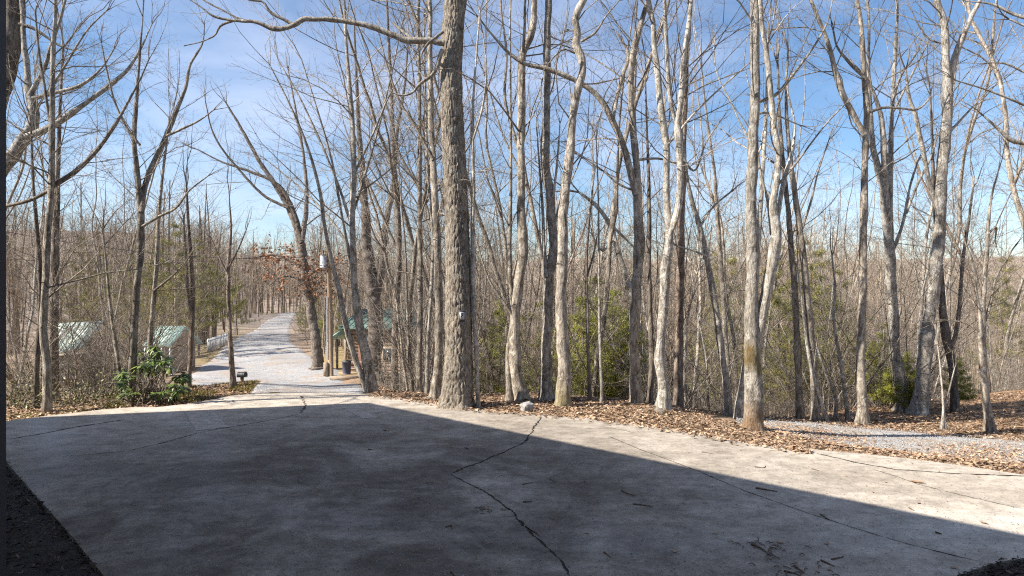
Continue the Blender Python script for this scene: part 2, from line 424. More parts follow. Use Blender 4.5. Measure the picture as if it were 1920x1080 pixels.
def build_ground():
    th = np.concatenate([np.linspace(-180, -48, 40, endpoint=False), np.linspace(-48, 48, 330), np.linspace(48, 180, 41)[1:-1]])
    th = np.radians(th)
    r = np.concatenate([[0.02], np.geomspace(0.8, 7, 10, endpoint=False), np.geomspace(7, 20, 90, endpoint=False), np.geomspace(20, 1500, 120)])
    nt_, nr = len(th), len(r)
    X = np.sin(th)[None, :] * r[:, None]; Y = np.cos(th)[None, :] * r[:, None]
    Z = tz(X.ravel(), Y.ravel())
    # leaf litter is lumpy
    x, y = X.ravel(), Y.ravel()
    R_ = np.hypot(x, y)
    near = np.clip((R_ - 9) / 2, 0, 1) * np.clip((30 - R_) / 10, 0, 1)
    Z = Z + near * 0.02 * (np.sin(x * 7.1 + 2 * np.sin(y * 3.3)) * np.sin(y * 6.3 + 1.7 * np.sin(x * 2.9)))
    rd = on_road(x, y, 0.2) & (y > 12.3)
    Z = np.where(rd, Z - 0.03, Z)
    V = np.stack([x, y, Z], axis=1)
    i = np.arange(nr - 1)[:, None] * nt_; j = np.arange(nt_)[None, :]; j2 = (j + 1) % nt_
    f = np.stack([i + j, i + nt_ + j, i + nt_ + j2, i + j2], axis=-1).reshape(-1, 4)
    mb = MB(); mb.add(V, f)
    m, nt, b = new_mat('leaf_litter_ground')
    at = N(nt, 'ShaderNodeAttribute', attribute_name='tint')
    v = mapped(nt)
    n1 = noise_tex(nt, v, 26, 6, 0.75)
    n2 = noise_tex(nt, v, 1.3, 5, 0.65)
    c = mixc(nt, 1.0, at.outputs['Color'], ramp(nt, n1, [(0.3, (0.45, 0.42, 0.40)), (0.5, (0.95, 0.95, 0.95)), (0.7, (1.5, 1.5, 1.5))]), 'MULTIPLY')
    c = mixc(nt, 1.0, c, ramp(nt, n2, [(0.3, (0.72, 0.74, 0.76)), (0.7, (1.25, 1.2, 1.12))]), 'MULTIPLY')
    nt.links.new(c, b.inputs['Base Color'])
    b.inputs['Roughness'].default_value = 0.95
    bump(nt, b, n1, 0.7, 0.04)
    o = mb.build('ground', m)
    y_ = np.maximum(y, 0.1); px = 960 + F * x / y_
    base = np.tile(np.array([[0.32, 0.22, 0.14]]), (len(x), 1))
    def blend(mask, col):
        nonlocal base
        mask = np.clip(mask, 0, 1)[:, None]
        base = base * (1 - mask) + np.array(col)[None, :] * mask
    wob = 0.5 + 0.5 * np.sin(x * 1.7 + np.sin(y * 1.1) * 2) * np.sin(y * 1.3 + x * 0.4)
    fwd = (y > 0)
    blend(fwd * (px < 560) * (y < 18) * (0.25 + 0.7 * wob), (0.19, 0.165, 0.055))            # moss and thin grass on the verge
    blend(fwd * (np.abs(px - (np.interp(y_, RD, RL) - 35)) < 40) * (y > 55) * (y < 140) * (0.4 + 0.5 * wob), (0.33, 0.25, 0.06))   # dry grass by the road
    blend(fwd * (px > 585) * (px < 780) * (y > 44) * (y < 75) * 0.8, (0.36, 0.26, 0.075))     # yellow lawn
    blend(fwd * (px > 1440) * (y < 22) * 0.6, (0.36, 0.215, 0.11))
    blend(np.clip((R_ - 25) / 100, 0, 1), (0.29, 0.235, 0.195))
    set_attr(o.data, base)
    o.data.materials[0].name = 'leaf_litter_ground'
    tag(o, kind='structure')
    return o
build_ground()

# ---- gravel road and gravel path
def gravel_mat(name, ca, cb, cc, s1=90, leafmix=0.3):
    m, nt, b = new_mat(name)
    v = mapped(nt)
    vo = N(nt, 'ShaderNodeTexVoronoi', Scale=s1); nt.links.new(v, vo.inputs['Vector'])
    c = ramp(nt, vo.outputs['Distance'], [(0.1, cb), (0.5, ca), (0.9, cc)])
    hv = nt.nodes.new('ShaderNodeSeparateColor'); nt.links.new(vo.outputs['Color'], hv.inputs['Color'])
    c = mixc(nt, 1.0, c, ramp(nt, hv.outputs['Red'], [(0, (0.6, 0.6, 0.62)), (1, (1.3, 1.28, 1.25))]), 'MULTIPLY')
    n2 = noise_tex(nt, v, 0.55, 6, 0.65, 0.6)
    c = mixc(nt, ramp(nt, n2, [(0.48, (0, 0, 0)), (0.66, (leafmix,) * 3)]), c, (0.36, 0.25, 0.15))
    n3 = noise_tex(nt, v, 3.0, 5, 0.7)
    c = mixc(nt, 1.0, c, ramp(nt, n3, [(0.3, (0.75, 0.75, 0.76)), (0.7, (1.15, 1.15, 1.14))]), 'MULTIPLY')
    nt.links.new(c, b.inputs['Base Color'])
    b.inputs['Roughness'].default_value = 0.95
    bump(nt, b, vo.outputs['Distance'], 0.5, 0.02)
    return m

def build_road():
    ds = np.geomspace(11.7, 161, 140)
    nx = 24
    V = []
    for d in ds:
        l, r = np.interp(d, RD, RL), np.interp(d, RD, RR)
        s = np.linspace(0, 1, nx)
        wl_ = 12 * math.sin(d * 0.9) * 12 / d; wr_ = 12 * math.sin(d * 1.3 + 2) * 12 / d
        pxs = (l + wl_) * (1 - s) + (r + wr_) * s
        xs = (pxs - 960) / F * d
        ys = np.full(nx, d)
        zs = tz(xs, ys) + 0.03 - 0.10 * (np.abs(s - 0.5) > 0.49)
        if d < 13: zs = zs - 0.02 * (13 - d)
        V.append(np.stack([xs, ys, zs], axis=1))
    n = len(ds)
    i = np.arange(n - 1)[:, None] * nx; j = np.arange(nx - 1)[None, :]
    f = np.stack([i + j, i + j + 1, i + nx + j + 1, i + nx + j], axis=-1).reshape(-1, 4)
    mb = MB(); mb.add(np.concatenate(V), f)
    o = mb.build('gravel_road', gravel_mat('road_gravel', (0.36, 0.355, 0.35), (0.26, 0.255, 0.25), (0.44, 0.435, 0.425), 30, 0.6))
    tag(o, kind='structure')
build_road()

def build_path():
    pxs = np.linspace(1412, 2390, 150); nx = 16
    V = []
    for k, px in enumerate(pxs):
        a, b = np.interp(px, PP, PA), np.interp(px, PP, PB)
        a += 0.07 * math.sin(px * 0.045) + 0.05 * math.sin(px * 0.11); b += 0.06 * math.sin(px * 0.037 + 1)
        s = np.linspace(0, 1, nx); d = a * (1 - s) + b * s
        xs = (px - 960) / F * d
        zs = tz(xs, d) + 0.03 - 0.09 * (np.abs(s - 0.5) > 0.49) - 0.06 * max(0, (1450 - px) / 40)
        V.append(np.stack([xs, d, zs], axis=1))
    n = len(pxs)
    i = np.arange(n - 1)[:, None] * nx; j = np.arange(nx - 1)[None, :]
    f = np.stack([i + j, i + nx + j, i + nx + j + 1, i + j + 1], axis=-1).reshape(-1, 4)
    mb = MB(); mb.add(np.concatenate(V), f)
    o = mb.build('gravel_path', gravel_mat('path_gravel', (0.40, 0.385, 0.365), (0.26, 0.25, 0.235), (0.49, 0.475, 0.455), 42, 0.8))
    tag(o, kind='structure')
build_path()

# ---- concrete slab
def build_slab():
    import bmesh
    bm = bmesh.new()
    top = [bm.verts.new((x, y, 0.0)) for x, y in SLAB]
    bot = [bm.verts.new((x, y, -0.12)) for x, y in SLAB]
    n = len(SLAB)
    ft = bm.faces.new(top)
    for i in range(n):
        bm.faces.new((top[i], bot[i], bot[(i + 1) % n], top[(i + 1) % n]))
    bmesh.ops.recalc_face_normals(bm, faces=bm.faces)
    if ft.normal.z < 0: ft.normal_flip()
    bmesh.ops.triangulate(bm, faces=[ft])
    me = bpy.data.meshes.new('concrete_slab'); bm.to_mesh(me); bm.free()
    m, nt, b = new_mat('old_concrete')
    v = mapped(nt)
    n1 = noise_tex(nt, v, 0.55, 8, 0.62, 0.8)
    n2 = noise_tex(nt, v, 4.0, 8, 0.7, 0.4)
    n3 = noise_tex(nt, v, 70.0, 4, 0.7)
    vs_ = mapped(nt, (0.8, 2.2, 1))
    n4 = noise_tex(nt, vs_, 2.2, 8, 0.68, 0.3)
    c = ramp(nt, n1, [(0.30, (0.365, 0.315, 0.255)), (0.5, (0.45, 0.395, 0.325)), (0.68, (0.51, 0.455, 0.385))])
    c = mixc(nt, 1.0, c, ramp(nt, n2, [(0.3, (0.68, 0.66, 0.64)), (0.5, (1, 1, 1)), (0.7, (1.24, 1.23, 1.22))]), 'MULTIPLY')
    c = mixc(nt, 1.0, c, ramp(nt, n4, [(0.32, (0.75, 0.745, 0.74)), (0.52, (1, 1, 1)), (0.7, (1.18, 1.18, 1.18))]), 'MULTIPLY')
    c = mixc(nt, 1.0, c, ramp(nt, n3, [(0.3, (0.74, 0.74, 0.74)), (0.7, (1.2, 1.2, 1.2))]), 'MULTIPLY')
    n5 = noise_tex(nt, v, 1.7, 9, 0.75, 1.2)
    c = mixc(nt, ramp(nt, n5, [(0.60, (0, 0, 0)), (0.72, (0.55, 0.55, 0.55))]), c, (0.20, 0.175, 0.15))
    n7 = noise_tex(nt, v, 13.0, 9, 0.78, 0.5)
    c = mixc(nt, 1.0, c, ramp(nt, n7, [(0.32, (0.70, 0.69, 0.68)), (0.5, (1, 1, 1)), (0.68, (1.22, 1.21, 1.2))]), 'MULTIPLY')
    # pits and specks
    n6 = noise_tex(nt, v, 24, 3, 0.6)
    c = mixc(nt, ramp(nt, n6, [(0.70, (0, 0, 0)), (0.76, (0.8, 0.8, 0.8))]), c, (0.12, 0.105, 0.09))
    # pale scuffed tyre arcs around two turning centres
    geo = nt.nodes.new('ShaderNodeNewGeometry')
    for cx, cy, r0, w, amt in ((9.2, 9.6, 4.6, 0.35, 0.55), (9.2, 9.6, 3.9, 0.3, 0.45), (1.5, 14.6, 9.6, 0.8, 0.35), (-12.5, 3.0, 8.6, 0.7, 0.5), (-12.5, 3.0, 10.2, 0.6, 0.35), (12.0, -2.0, 10.5, 0.5, 0.4)):
        vm = N(nt, 'ShaderNodeVectorMath', operation='DISTANCE'); vm.inputs[1].default_value = (cx, cy, 0)
        nt.links.new(geo.outputs['Position'], vm.inputs[0])
        sb = N(nt, 'ShaderNodeMath', operation='SUBTRACT'); nt.links.new(vm.outputs['Value'], sb.inputs[0]); sb.inputs[1].default_value = r0
        ab = N(nt, 'ShaderNodeMath', operation='ABSOLUTE'); nt.links.new(sb.outputs[0], ab.inputs[0])
        mr = N(nt, 'ShaderNodeMapRange'); nt.links.new(ab.outputs[0], mr.inputs['Value'])
        mr.inputs['From Min'].default_value = 0.0; mr.inputs['From Max'].default_value = w / 2
        mr.inputs['To Min'].default_value = amt; mr.inputs['To Max'].default_value = 0.0
        mm = N(nt, 'ShaderNodeMath', operation='MULTIPLY'); nt.links.new(mr.outputs[0], mm.inputs[0]); nt.links.new(n4, mm.inputs[1])
        c = mixc(nt, mm.outputs[0], c, (0.62, 0.60, 0.56))
    # oily dirt worn in where cars stand, deepened to paint shade into the colour
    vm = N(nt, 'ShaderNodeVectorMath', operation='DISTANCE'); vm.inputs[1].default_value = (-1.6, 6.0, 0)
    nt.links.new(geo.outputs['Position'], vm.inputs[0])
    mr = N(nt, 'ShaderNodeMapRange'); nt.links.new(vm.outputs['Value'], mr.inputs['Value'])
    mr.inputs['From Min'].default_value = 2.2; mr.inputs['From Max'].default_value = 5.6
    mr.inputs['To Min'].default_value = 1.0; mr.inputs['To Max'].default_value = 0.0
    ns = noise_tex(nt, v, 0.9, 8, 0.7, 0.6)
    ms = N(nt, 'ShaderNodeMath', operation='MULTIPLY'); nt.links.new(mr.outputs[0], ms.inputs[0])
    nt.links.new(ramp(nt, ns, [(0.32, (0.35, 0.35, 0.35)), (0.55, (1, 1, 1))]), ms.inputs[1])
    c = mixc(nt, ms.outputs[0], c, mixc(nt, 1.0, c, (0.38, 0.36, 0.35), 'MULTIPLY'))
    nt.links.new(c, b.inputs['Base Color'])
    b.inputs['Roughness'].default_value = 0.9
    bump(nt, b, n3, 0.25, 0.006)
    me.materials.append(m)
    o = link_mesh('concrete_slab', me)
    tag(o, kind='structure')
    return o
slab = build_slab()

def strip(pts, w0, jit, wj, name, mat, seed, z=0.004, step=0.03):
    """jagged flat strip along image points lying on the slab"""
    rng = np.random.default_rng(seed)
    P = np.array([slab_pt(*p) for p in pts])
    seg = np.linalg.norm(np.diff(P, axis=0), axis=1); s = np.concatenate([[0], np.cumsum(seg)])
    t = np.arange(0, s[-1], step); n = len(t)
    Q = np.stack([np.interp(t, s, P[:, 0]), np.interp(t, s, P[:, 1])], axis=1)
    tg = np.gradient(Q, axis=0); tg /= np.linalg.norm(tg, axis=1)[:, None]
    nr = np.stack([-tg[:, 1], tg[:, 0]], axis=1)
    def sm(a, k):
        return np.convolve(a, np.ones(k) / k, 'same')
    off = sm(rng.normal(0, 1, n), 9) * jit * 3 + rng.normal(0, 1, n) * jit * 0.4
    Q = Q + nr * off[:, None]
    w = w0 * (0.35 + np.abs(sm(rng.normal(0, 1, n), 5)) * wj + rng.random(n) * 0.5)
    w[:4] *= np.linspace(0.2, 1, 4); w[-4:] *= np.linspace(1, 0.2, 4)
    V = np.concatenate([np.column_stack([Q + nr * w[:, None] / 2, np.full(n, z)]), np.column_stack([Q - nr * w[:, None] / 2, np.full(n, z)])])
    i = np.arange(n - 1)
    f = np.stack([i + n, i + n + 1, i + 1, i], axis=1)
    mb = MB(); mb.add(V, f)
    return mb.build(name, mat, slab, smooth=False)

def patch(corners, seed):
    P = [slab_pt(*c) for c in corners]
    n = 14; rng = np.random.default_rng(seed); pts = []
    for i in range(4):
        a, b = np.array(P[i]), np.array(P[(i + 1) % 4])
        for t in np.arange(n) / n:
            pts.append(a + (b - a) * t + rng.normal(0, 0.008, 2))
    V = np.array([[p[0], p[1], 0.0035] for p in pts])
    mb = MB(); mb.add(V, [list(range(len(V)))])
    mb.build('repair_patch', M_PATCH, slab, smooth=False)
M_PATCH = plain('pale_cement_skim', (0.40, 0.355, 0.30), 0.9, 0.2, 0.35, 9.0)
patch([(640, 764), (662, 763), (712, 783), (680, 785)], 1)
patch([(345, 772), (400, 772), (428, 801), (368, 808)], 2)
strip([(1014, 783), (1003, 800), (990, 822), (980, 832), (940, 850), (905, 865), (870, 878), (843, 889)], 0.015, 0.012, 2.0, 'crack', M_CRACK, 1)
strip([(843, 889), (880, 908), (915, 925), (940, 945), (965, 962), (967, 972), (985, 990), (1010, 1010), (1030, 1030), (1055, 1055), (1070, 1082)], 0.009, 0.008, 2.4, 'crack', M_CRACK, 2)
strip([(983, 985), (1003, 998), (1016, 1010)], 0.008, 0.006, 1.5, 'crack', M_CRACK, 3)
strip([(560, 777), (480, 793), (420, 803), (370, 812), (300, 832), (240, 846), (110, 857)], 0.010, 0.008, 1.5, 'crack', M_CRACK, 4)
strip([(15, 824), (70, 815), (140, 801), (200, 792), (240, 786)], 0.022, 0.006, 1.4, 'crack', M_CRACK, 5)
strip([(1140, 818), (1200, 843), (1300, 880), (1400, 922), (1500, 957), (1600, 990), (1700, 1020), (1800, 1045), (1850, 1056)], 0.008, 0.002, 1.0, 'joint', M_CRACK, 6)
strip([(1530, 850), (1600, 866), (1680, 880), (1800, 889), (1930, 893)], 0.018, 0.008, 1.4, 'crack', M_CRACK, 7)
strip([(1640, 880), (1720, 908), (1800, 928), (1925, 956)], 0.008, 0.004, 1.2, 'joint', M_JOINT, 8)
strip([(1190, 812), (1150, 803), (1110, 797)], 0.008, 0.01, 1.2, 'crack', M_JOINT, 9)
strip([(560, 741), (575, 749), (570, 757), (572, 775)], 0.016, 0.03, 1.2, 'crack', M_JOINT, 10)

# ---- mulch beds beside the porch
def build_beds():
    rng = np.random.default_rng(5)
    for (x0, x1, y0, y1) in ((-14, -0.85, -2.0, 8.2), (2.28, 9.0, -2.0, 5.02)):
        nx, ny = 70, 70
        X, Y = np.meshgrid(np.linspace(x0, x1, nx), np.linspace(y0, y1, ny))
        Z = -0.035 + 0.018 * rng.normal(size=X.shape).clip(-1.2, 1.2)
        mb = MB()
        i = np.arange(ny - 1)[:, None] * nx; j = np.arange(nx - 1)[None, :]
        mb.add(np.stack([X, Y, Z], axis=-1).reshape(-1, 3), np.stack([i + j, i + j + 1, i + nx + j + 1, i + nx + j], axis=-1).reshape(-1, 4))
        tag(mb.build('mulch_bed', M_MULCH), kind='structure')
    n = 26000
    x = np.concatenate([rng.uniform(-7.2, -0.9, n), rng.uniform(2.3, 5.5, n // 2)])
    y = np.concatenate([rng.uniform(2.0, 8.1, n), rng.uniform(3.0, 5.0, n // 2)])
    px = 960 + F * x / y
    k = ~in_poly(x, y, SLAB) & (px > -200) & (px < 2150)
    x, y = x[k], y[k]
    quads(x, y, np.full(len(x), -0.012), rng, 0.02, 0.075, 0.25, 'mulch_chips', M_CHIP, 0.03)

def quads(x, y, z, rng, lo, hi, asp, name, mat, tilt_z=0.02, bend=0.25, tilt=0.6):
    """bent four-sided flakes lying about, one mesh"""
    n = len(x)
    L = rng.uniform(lo, hi, n); Wd = L * rng.uniform(asp * 0.7, asp * 1.4, n)
    yaw = rng.uniform(0, 2 * math.pi, n)
    ax = np.stack([np.cos(yaw), np.sin(yaw), rng.normal(0, tilt * 0.5, n)], axis=1)
    ax /= np.linalg.norm(ax, axis=1)[:, None]
    sd = np.stack([-np.sin(yaw), np.cos(yaw), rng.normal(0, tilt * 0.6, n)], axis=1)
    sd /= np.linalg.norm(sd, axis=1)[:, None]
    c = np.stack([x, y, z + rng.uniform(0, tilt_z, n)], axis=1)
    up = np.cross(ax, sd)
    a = c - ax * L[:, None] / 2; b_ = c + ax * L[:, None] / 2
    lift = (rng.uniform(-bend, bend, n) * L)[:, None] * up
    p = c + sd * Wd[:, None] / 2 + lift; q = c - sd * Wd[:, None] / 2 + lift * 0.8
    V = np.stack([a, q, b_, p], axis=1).reshape(-1, 3)
    i = np.arange(n)[:, None] * 4
    mb = MB(); mb.add(V, np.concatenate([i + np.array([[0, 1, 2]]), i + np.array([[0, 2, 3]])]))
    o = mb.build(name, mat, smooth=False)
    tag(o, kind='stuff')
    return o
build_beds()

# ---- the house behind the camera: roof edge whose shade falls across the slab, porch post at the frame edge
def build_house():
    hs = empty('house', (0, -3, 0))
    tag(hs, 'dark porch post of the house standing along the left picture edge', 'house')
    ZR = 4.6
    k = ZR / se * ce
    def up(px, py):
        x, y = slab_pt(px, py)
        return np.array([x - SUN_H.x * k, y - SUN_H.y * k])
    A, B, C = up(15, 785), up(650, 757), up(1920, 1026)
    A2 = B + (A - B) * 3.2
    C2 = B + (C - B) * 2.6
    poly = [A2, B, C2, np.array([C2[0], -14.0]), np.array([A2[0], -14.0])]
    n = len(poly)
    V = np.array([[p[0], p[1] + 3, ZR] for p in poly] + [[p[0], p[1] + 3, ZR + 0.28] for p in poly])
    mb = MB()
    mb.add(V, [list(range(n))[::-1]])
    mb.add(V, [list(range(n, 2 * n))])
    mb.add(V, [[i, (i + 1) % n, n + (i + 1) % n, n + i] for i in range(n)])
    mb.build('roof', M_DKMETAL, hs, smooth=False)
    w = MB(); w.box((0, 1.3, 2.4), (16, 0.25, 5.0)); w.build('wall', M_SIDING, hs, smooth=False)
    w = MB(); w.box((0.6, 1.44, 1.05), (1.0, 0.06, 2.1)); w.build('door', M_REDWOOD, hs, smooth=False)
    d = 1.5
    xr = (11.5 - 960) / F * (d + 0.07)
    p = MB(); p.box((xr - 0.07, d + 3, 2.44), (0.14, 0.14, 5.1)); p.build('porch_post', M_POST, hs, smooth=False)
build_house()

# ------------------------------------------------------------------ bare trees
def smooth_path(P, W, step):
    """Catmull-Rom through the points, resampled"""
    P = np.asarray(P, float); W = np.asarray(W, float)
    n = len(P)
    seg = np.linalg.norm(np.diff(P, axis=0), axis=1); s = np.concatenate([[0], np.cumsum(seg)])
    m = max(4, int(s[-1] / step)); t = np.linspace(0, s[-1], m + 1)
    tan = np.gradient(P, s, axis=0)
    k = np.clip(np.searchsorted(s, t, side='right') - 1, 0, n - 2)
    h = s[k + 1] - s[k]; u = (t - s[k]) / h
    u_, h_ = u[:, None], h[:, None]
    Q = (2 * u_**3 - 3 * u_**2 + 1) * P[k] + (u_**3 - 2 * u_**2 + u_) * h_ * tan[k] + (-2 * u_**3 + 3 * u_**2) * P[k + 1] + (u_**3 - u_**2) * h_ * tan[k + 1]
    return Q, np.interp(t, s, W)

def unit(v):
    return v / (np.linalg.norm(v) + 1e-12)

def grow_branch(rng, p, d, L, r0, n, wob, up, r1=0.2):
    st = L / n
    pts = [p]; dd = d.copy()
    for _ in range(n):
        dd = dd + rng.normal(0, wob, 3); dd[2] += up
        dd = unit(dd)
        pts.append(pts[-1] + dd * st)
    return np.array(pts), r0 * np.linspace(1, r1, n + 1)

def side_dir(rng, T, ang):
    v = rng.normal(0, 1, 3); v -= T * v.dot(T); v = unit(v)
    return unit(T * math.cos(ang) + v * math.sin(ang))

def ramify(mb, rng, P, R, level, maxlev, dens, ratio, up, wob, t0=0.15, rmin=0.0018, lmax=9.0):
    """side branches along a stem, then twigs along those"""
    seg = np.linalg.norm(np.diff(P, axis=0), axis=1); s = np.concatenate([[0], np.cumsum(seg)]); L = s[-1]
    cnt = max(1, int(L * (1 - t0) * dens * rng.uniform(0.8, 1.2) + rng.random()))
    for _ in range(cnt):
        t = (t0 + (1 - t0) * rng.random() ** 0.9) * L
        i = min(len(P) - 2, max(0, int(np.searchsorted(s, t) - 1)))
        u = (t - s[i]) / (seg[i] + 1e-9)
        p = P[i] + (P[i + 1] - P[i]) * u
        r = R[i] + (R[i + 1] - R[i]) * u
        T = unit(P[i + 1] - P[i])
        ang = rng.uniform(0.55, 1.25) if level == 1 else rng.uniform(0.45, 1.1)
        d = side_dir(rng, T, ang)
        if d[2] < -0.25: d[2] *= -0.4; d = unit(d)
        l = min(lmax * rng.uniform(0.55, 1.1), (L - t) * ratio * rng.uniform(0.5, 1.1) + L * 0.12)
        rr = max(rmin, min(r * rng.uniform(0.3, 0.5), l * 0.0062 + 0.0008))
        n = 6 if level == 1 else (4 if level == 2 else 3)
        Q, S = grow_branch(rng, p, d, l, rr, n, wob, up * rng.uniform(-0.6, 1.6))
        mb.tube(Q, S, 5 if rr > 0.018 else 3)
        if level < maxlev:
            ramify(mb, rng, Q, S, level + 1, maxlev, dens * 2.0 if level == 1 else dens * 1.9, ratio * 0.95, up * 0.8, wob, 0.12, rmin, lmax * 0.42)

def stem_rough(n, k, rng, amp):
    a = rng.normal(0, 1, (n, k))
    for ax, times in ((0, 3), (1, 1)):
        for _ in range(times):
            a = (np.roll(a, 1, ax) + a * 2 + np.roll(a, -1, ax)) / 4
    return 1 + amp * a / (a.std() + 1e-9)

def hero(spec):
    """a tree traced from the photograph: stems and limbs at their own depth, twigs grown in space"""
    name = spec.get('name', 'bare_tree')
    rng = np.random.default_rng(spec['seed'])
    px0, py0, _ = spec['stems'][0][0]
    d0 = spec['d']
    if not spec.get('fixed'): d0 = ground_hit(px0, py0, d0)
    bx, by = (px0 - 960) / F * d0, d0
    gz = tz1(bx, by)
    root = empty(name, (bx, by, gz))
    tag(root, spec['label'], 'tree', spec.get('group'))
    org = np.array([bx, by, gz])
    crown = MB()
    sides = spec.get('sides', 15)
    first = True
    dirs = rng.uniform(-0.12, 0.12, 12)
    for li, line in enumerate(spec['stems'] + spec.get('limbs', [])):
        is_stem = li < len(spec['stems'])
        n = len(line)
        py = np.array([p[1] for p in line], float)
        # limbs lean a little towards or away from the camera along their length
        lens = np.concatenate([[0], np.cumsum(np.hypot(np.diff([p[0] for p in line]), np.diff(py)))]) / F * d0
        drift = dirs[li % 12] * (1.0 if li else 0.25) * (1.6 if not is_stem else 1.0)
        D = d0 + drift * lens * spec.get('drift', 1.0)
        if li and 'd_at' in spec: D = D + spec['d_at']
        P = np.array([ray(p[0], p[1], dd) for p, dd in zip(line, D)]) - org
        W = np.array([p[2] for p in line], float) / 2 / F * D
        if li == 0 or (is_stem and P[0][2] < 0.5):
            P[0][2] = min(P[0][2], 0.0)
            P = np.vstack([P[0] - np.array([0, 0, 0.35]), P]); W = np.concatenate([[W[0] * 1.1], W])
        if py[-1] <= 8 and W[-1] * 2 > 0.022:      # goes on above the frame
            d_ = unit(unit(P[-1] - P[-2]) + np.array([0, 0, 0.8])); ext = min(9.0, W[-1] * 95)
            q = P[-1]; 
            for e in (0.3, 0.65, 1.0):
                d_ = unit(d_ + rng.normal(0, 0.12, 3))
                q = q + d_ * ext * 0.34
                P = np.vstack([P, q]); W = np.append(W, W[-1] * (0.78 if e < 1 else 0.5))
        Q, R = smooth_path(P, W, 0.08)
        # small crookedness
        k = len(Q); z = np.linspace(0, 1, k)
        wv = np.stack([np.convolve(rng.normal(0, 1, k + 20), np.ones(9) / 9, 'same')[10:-10][:k] for _ in range(3)], axis=1)
        Q = Q + wv * (R * 0.18)[:, None] * np.array([1, 1, 0.2])
        if li == 0 or (is_stem and Q[0][2] < 0.3):
            fl = spec.get('flare', 0.28)
            R = R * (1 + fl * 1.5 * np.exp(-np.clip(Q[:, 2], 0, 9) / 0.17))
        sd = sides if is_stem else 8
        mb = MB()
        rg = stem_rough(k, sd, rng, 0.075)
        for _k in range(max(1, k // 13)):        # knots and branch scars
            kc, ka = rng.integers(2, k), rng.integers(0, sd)
            dz = (np.arange(k) - kc)[:, None] * 0.08; da = (np.arange(sd) - ka + sd / 2) % sd - sd / 2
            rg = rg + rng.uniform(0.06, 0.2) * np.exp(-(dz / 0.11) ** 2 - (da[None, :] / 1.3) ** 2)
        if li == 0:
            aa = np.arange(sd) * 2 * math.pi / sd
            rg = rg * (1 + np.exp(-np.clip(Q[:, 2], 0, 9) / 0.15)[:, None] * (0.16 * np.cos(4 * aa + rng.uniform(0, 6)) + 0.10 * np.cos(3 * aa + rng.uniform(0, 6)))[None, :])
        mb.tube(Q, R, sd, rough=rg)
        mb.build('trunk' if is_stem else 'limb', spec['mat'], root)
        # the free end frays into finer branchlets
        if R[-1] > 0.003:
            T_ = unit(Q[-1] - Q[-3]); Ll = np.linalg.norm(np.diff(Q, axis=0), axis=1).sum()
            for _e in range(3):
                l_ = min(2.2, max(0.5, Ll * rng.uniform(0.22, 0.42)))
                B_, S_ = grow_branch(rng, Q[-1] - T_ * 0.02, side_dir(rng, T_, rng.uniform(0.05, 0.45)), l_, min(R[-1] * rng.uniform(0.6, 0.95), 0.012 + l_ * 0.008), 6, 0.15, 0.03, 0.12)
                crown.tube(B_, S_, 5)
                ramify(crown, rng, B_, S_, 2, 3, 3.0, 0.5, 0.03, 0.18, 0.1, lmax=0.9)
        # side growth
        seg = Q[:, 2]
        start = spec.get('clear', 2.0) if is_stem else 0.0
        idx = np.where(seg > start)[0]
        if len(idx) > 5:
            i0 = idx[0]
            ramify(crown, rng, Q[i0:], R[i0:], 1, spec.get('lev', 3), spec.get('dens', 0.9) * (2.4 if is_stem else 3.4), spec.get('ratio', 0.42), spec.get('up', 0.045), 0.17, 0.06, lmax=spec.get('lmax', 2.6))
    if crown.n:
        o = crown.build('crown', spec.get('twig', M_TWIG), root)
    return root

T = []
def tree(label, d, mat, stems, limbs=(), **kw):
    T.append(dict(label=label, d=d, mat=mat, stems=list(stems), limbs=list(limbs), seed=100 + len(T), **kw))

# -- left
tree('thick dark trunk cut off by the top left corner beside the porch post', 12.6, M_DARK,
     [[(-75, 800, 44), (-62, 560, 40), (-48, 380, 38), (-28, 250, 36), (0, 165, 34), (18, 100, 32), (24, 50, 33), (28, 0, 34)]],
     [[(36, 45, 7), (60, 52, 6), (85, 68, 5), (110, 85, 4), (140, 95, 2)]], dens=0.7, clear=3.5, fixed=True)
tree('pale crooked tree curving in from behind the dark porch post', 12.4, M_PALE,
     [[(-120, 790, 34), (-95, 560, 32), (-50, 400, 30), (12, 306, 25), (45, 262, 23), (62, 228, 18), (62, 198, 17), (56, 178, 15), (53, 150, 11), (46, 90, 9), (40, 0, 7)]],
     [[(57, 178, 10), (68, 158, 10), (84, 125, 8), (95, 90, 7), (112, 40, 5), (122, 0, 4)],
      [(50, 257, 12), (95, 238, 11), (138, 210, 10), (165, 190, 8), (205, 160, 8), (240, 130, 6), (262, 95, 4), (285, 45, 2)],
      [(62, 185, 8), (110, 172, 7), (150, 160, 6), (190, 128, 4), (215, 90, 2)]], dens=1.1, clear=2.5, fixed=True)
tree('brown trunked tree with a long limb sweeping up to the right at far left', 11.2, M_TAN,
     [[(88, 774, 15), (89, 700, 15), (82, 620, 13), (84, 540, 12), (88, 460, 12), (95, 390, 11), (97, 300, 10), (98, 200, 9), (100, 100, 8), (104, 0, 6)]],
     [[(95, 352, 9), (140, 322, 9), (185, 278, 8), (212, 240, 7), (232, 205, 5), (262, 150, 3), (280, 110, 2)],
      [(95, 355, 8), (60, 374, 7), (12, 386, 6), (-40, 392, 4)],
      [(97, 250, 6), (85, 170, 5), (72, 90, 4), (66, 20, 3)], [(98, 160, 5), (130, 110, 4), (165, 55, 3), (200, 20, 2)]], dens=1.6, ratio=0.5, clear=1.2)
tree('slim grey tree close behind the brown trunked tree at far left', 13.0, M_DARK,
     [[(67, 768, 9), (68, 700, 9), (73, 620, 9), (77, 540, 8), (70, 440, 7), (62, 340, 5), (58, 240, 3)]], dens=1.8, clear=1.0, up=0.02)
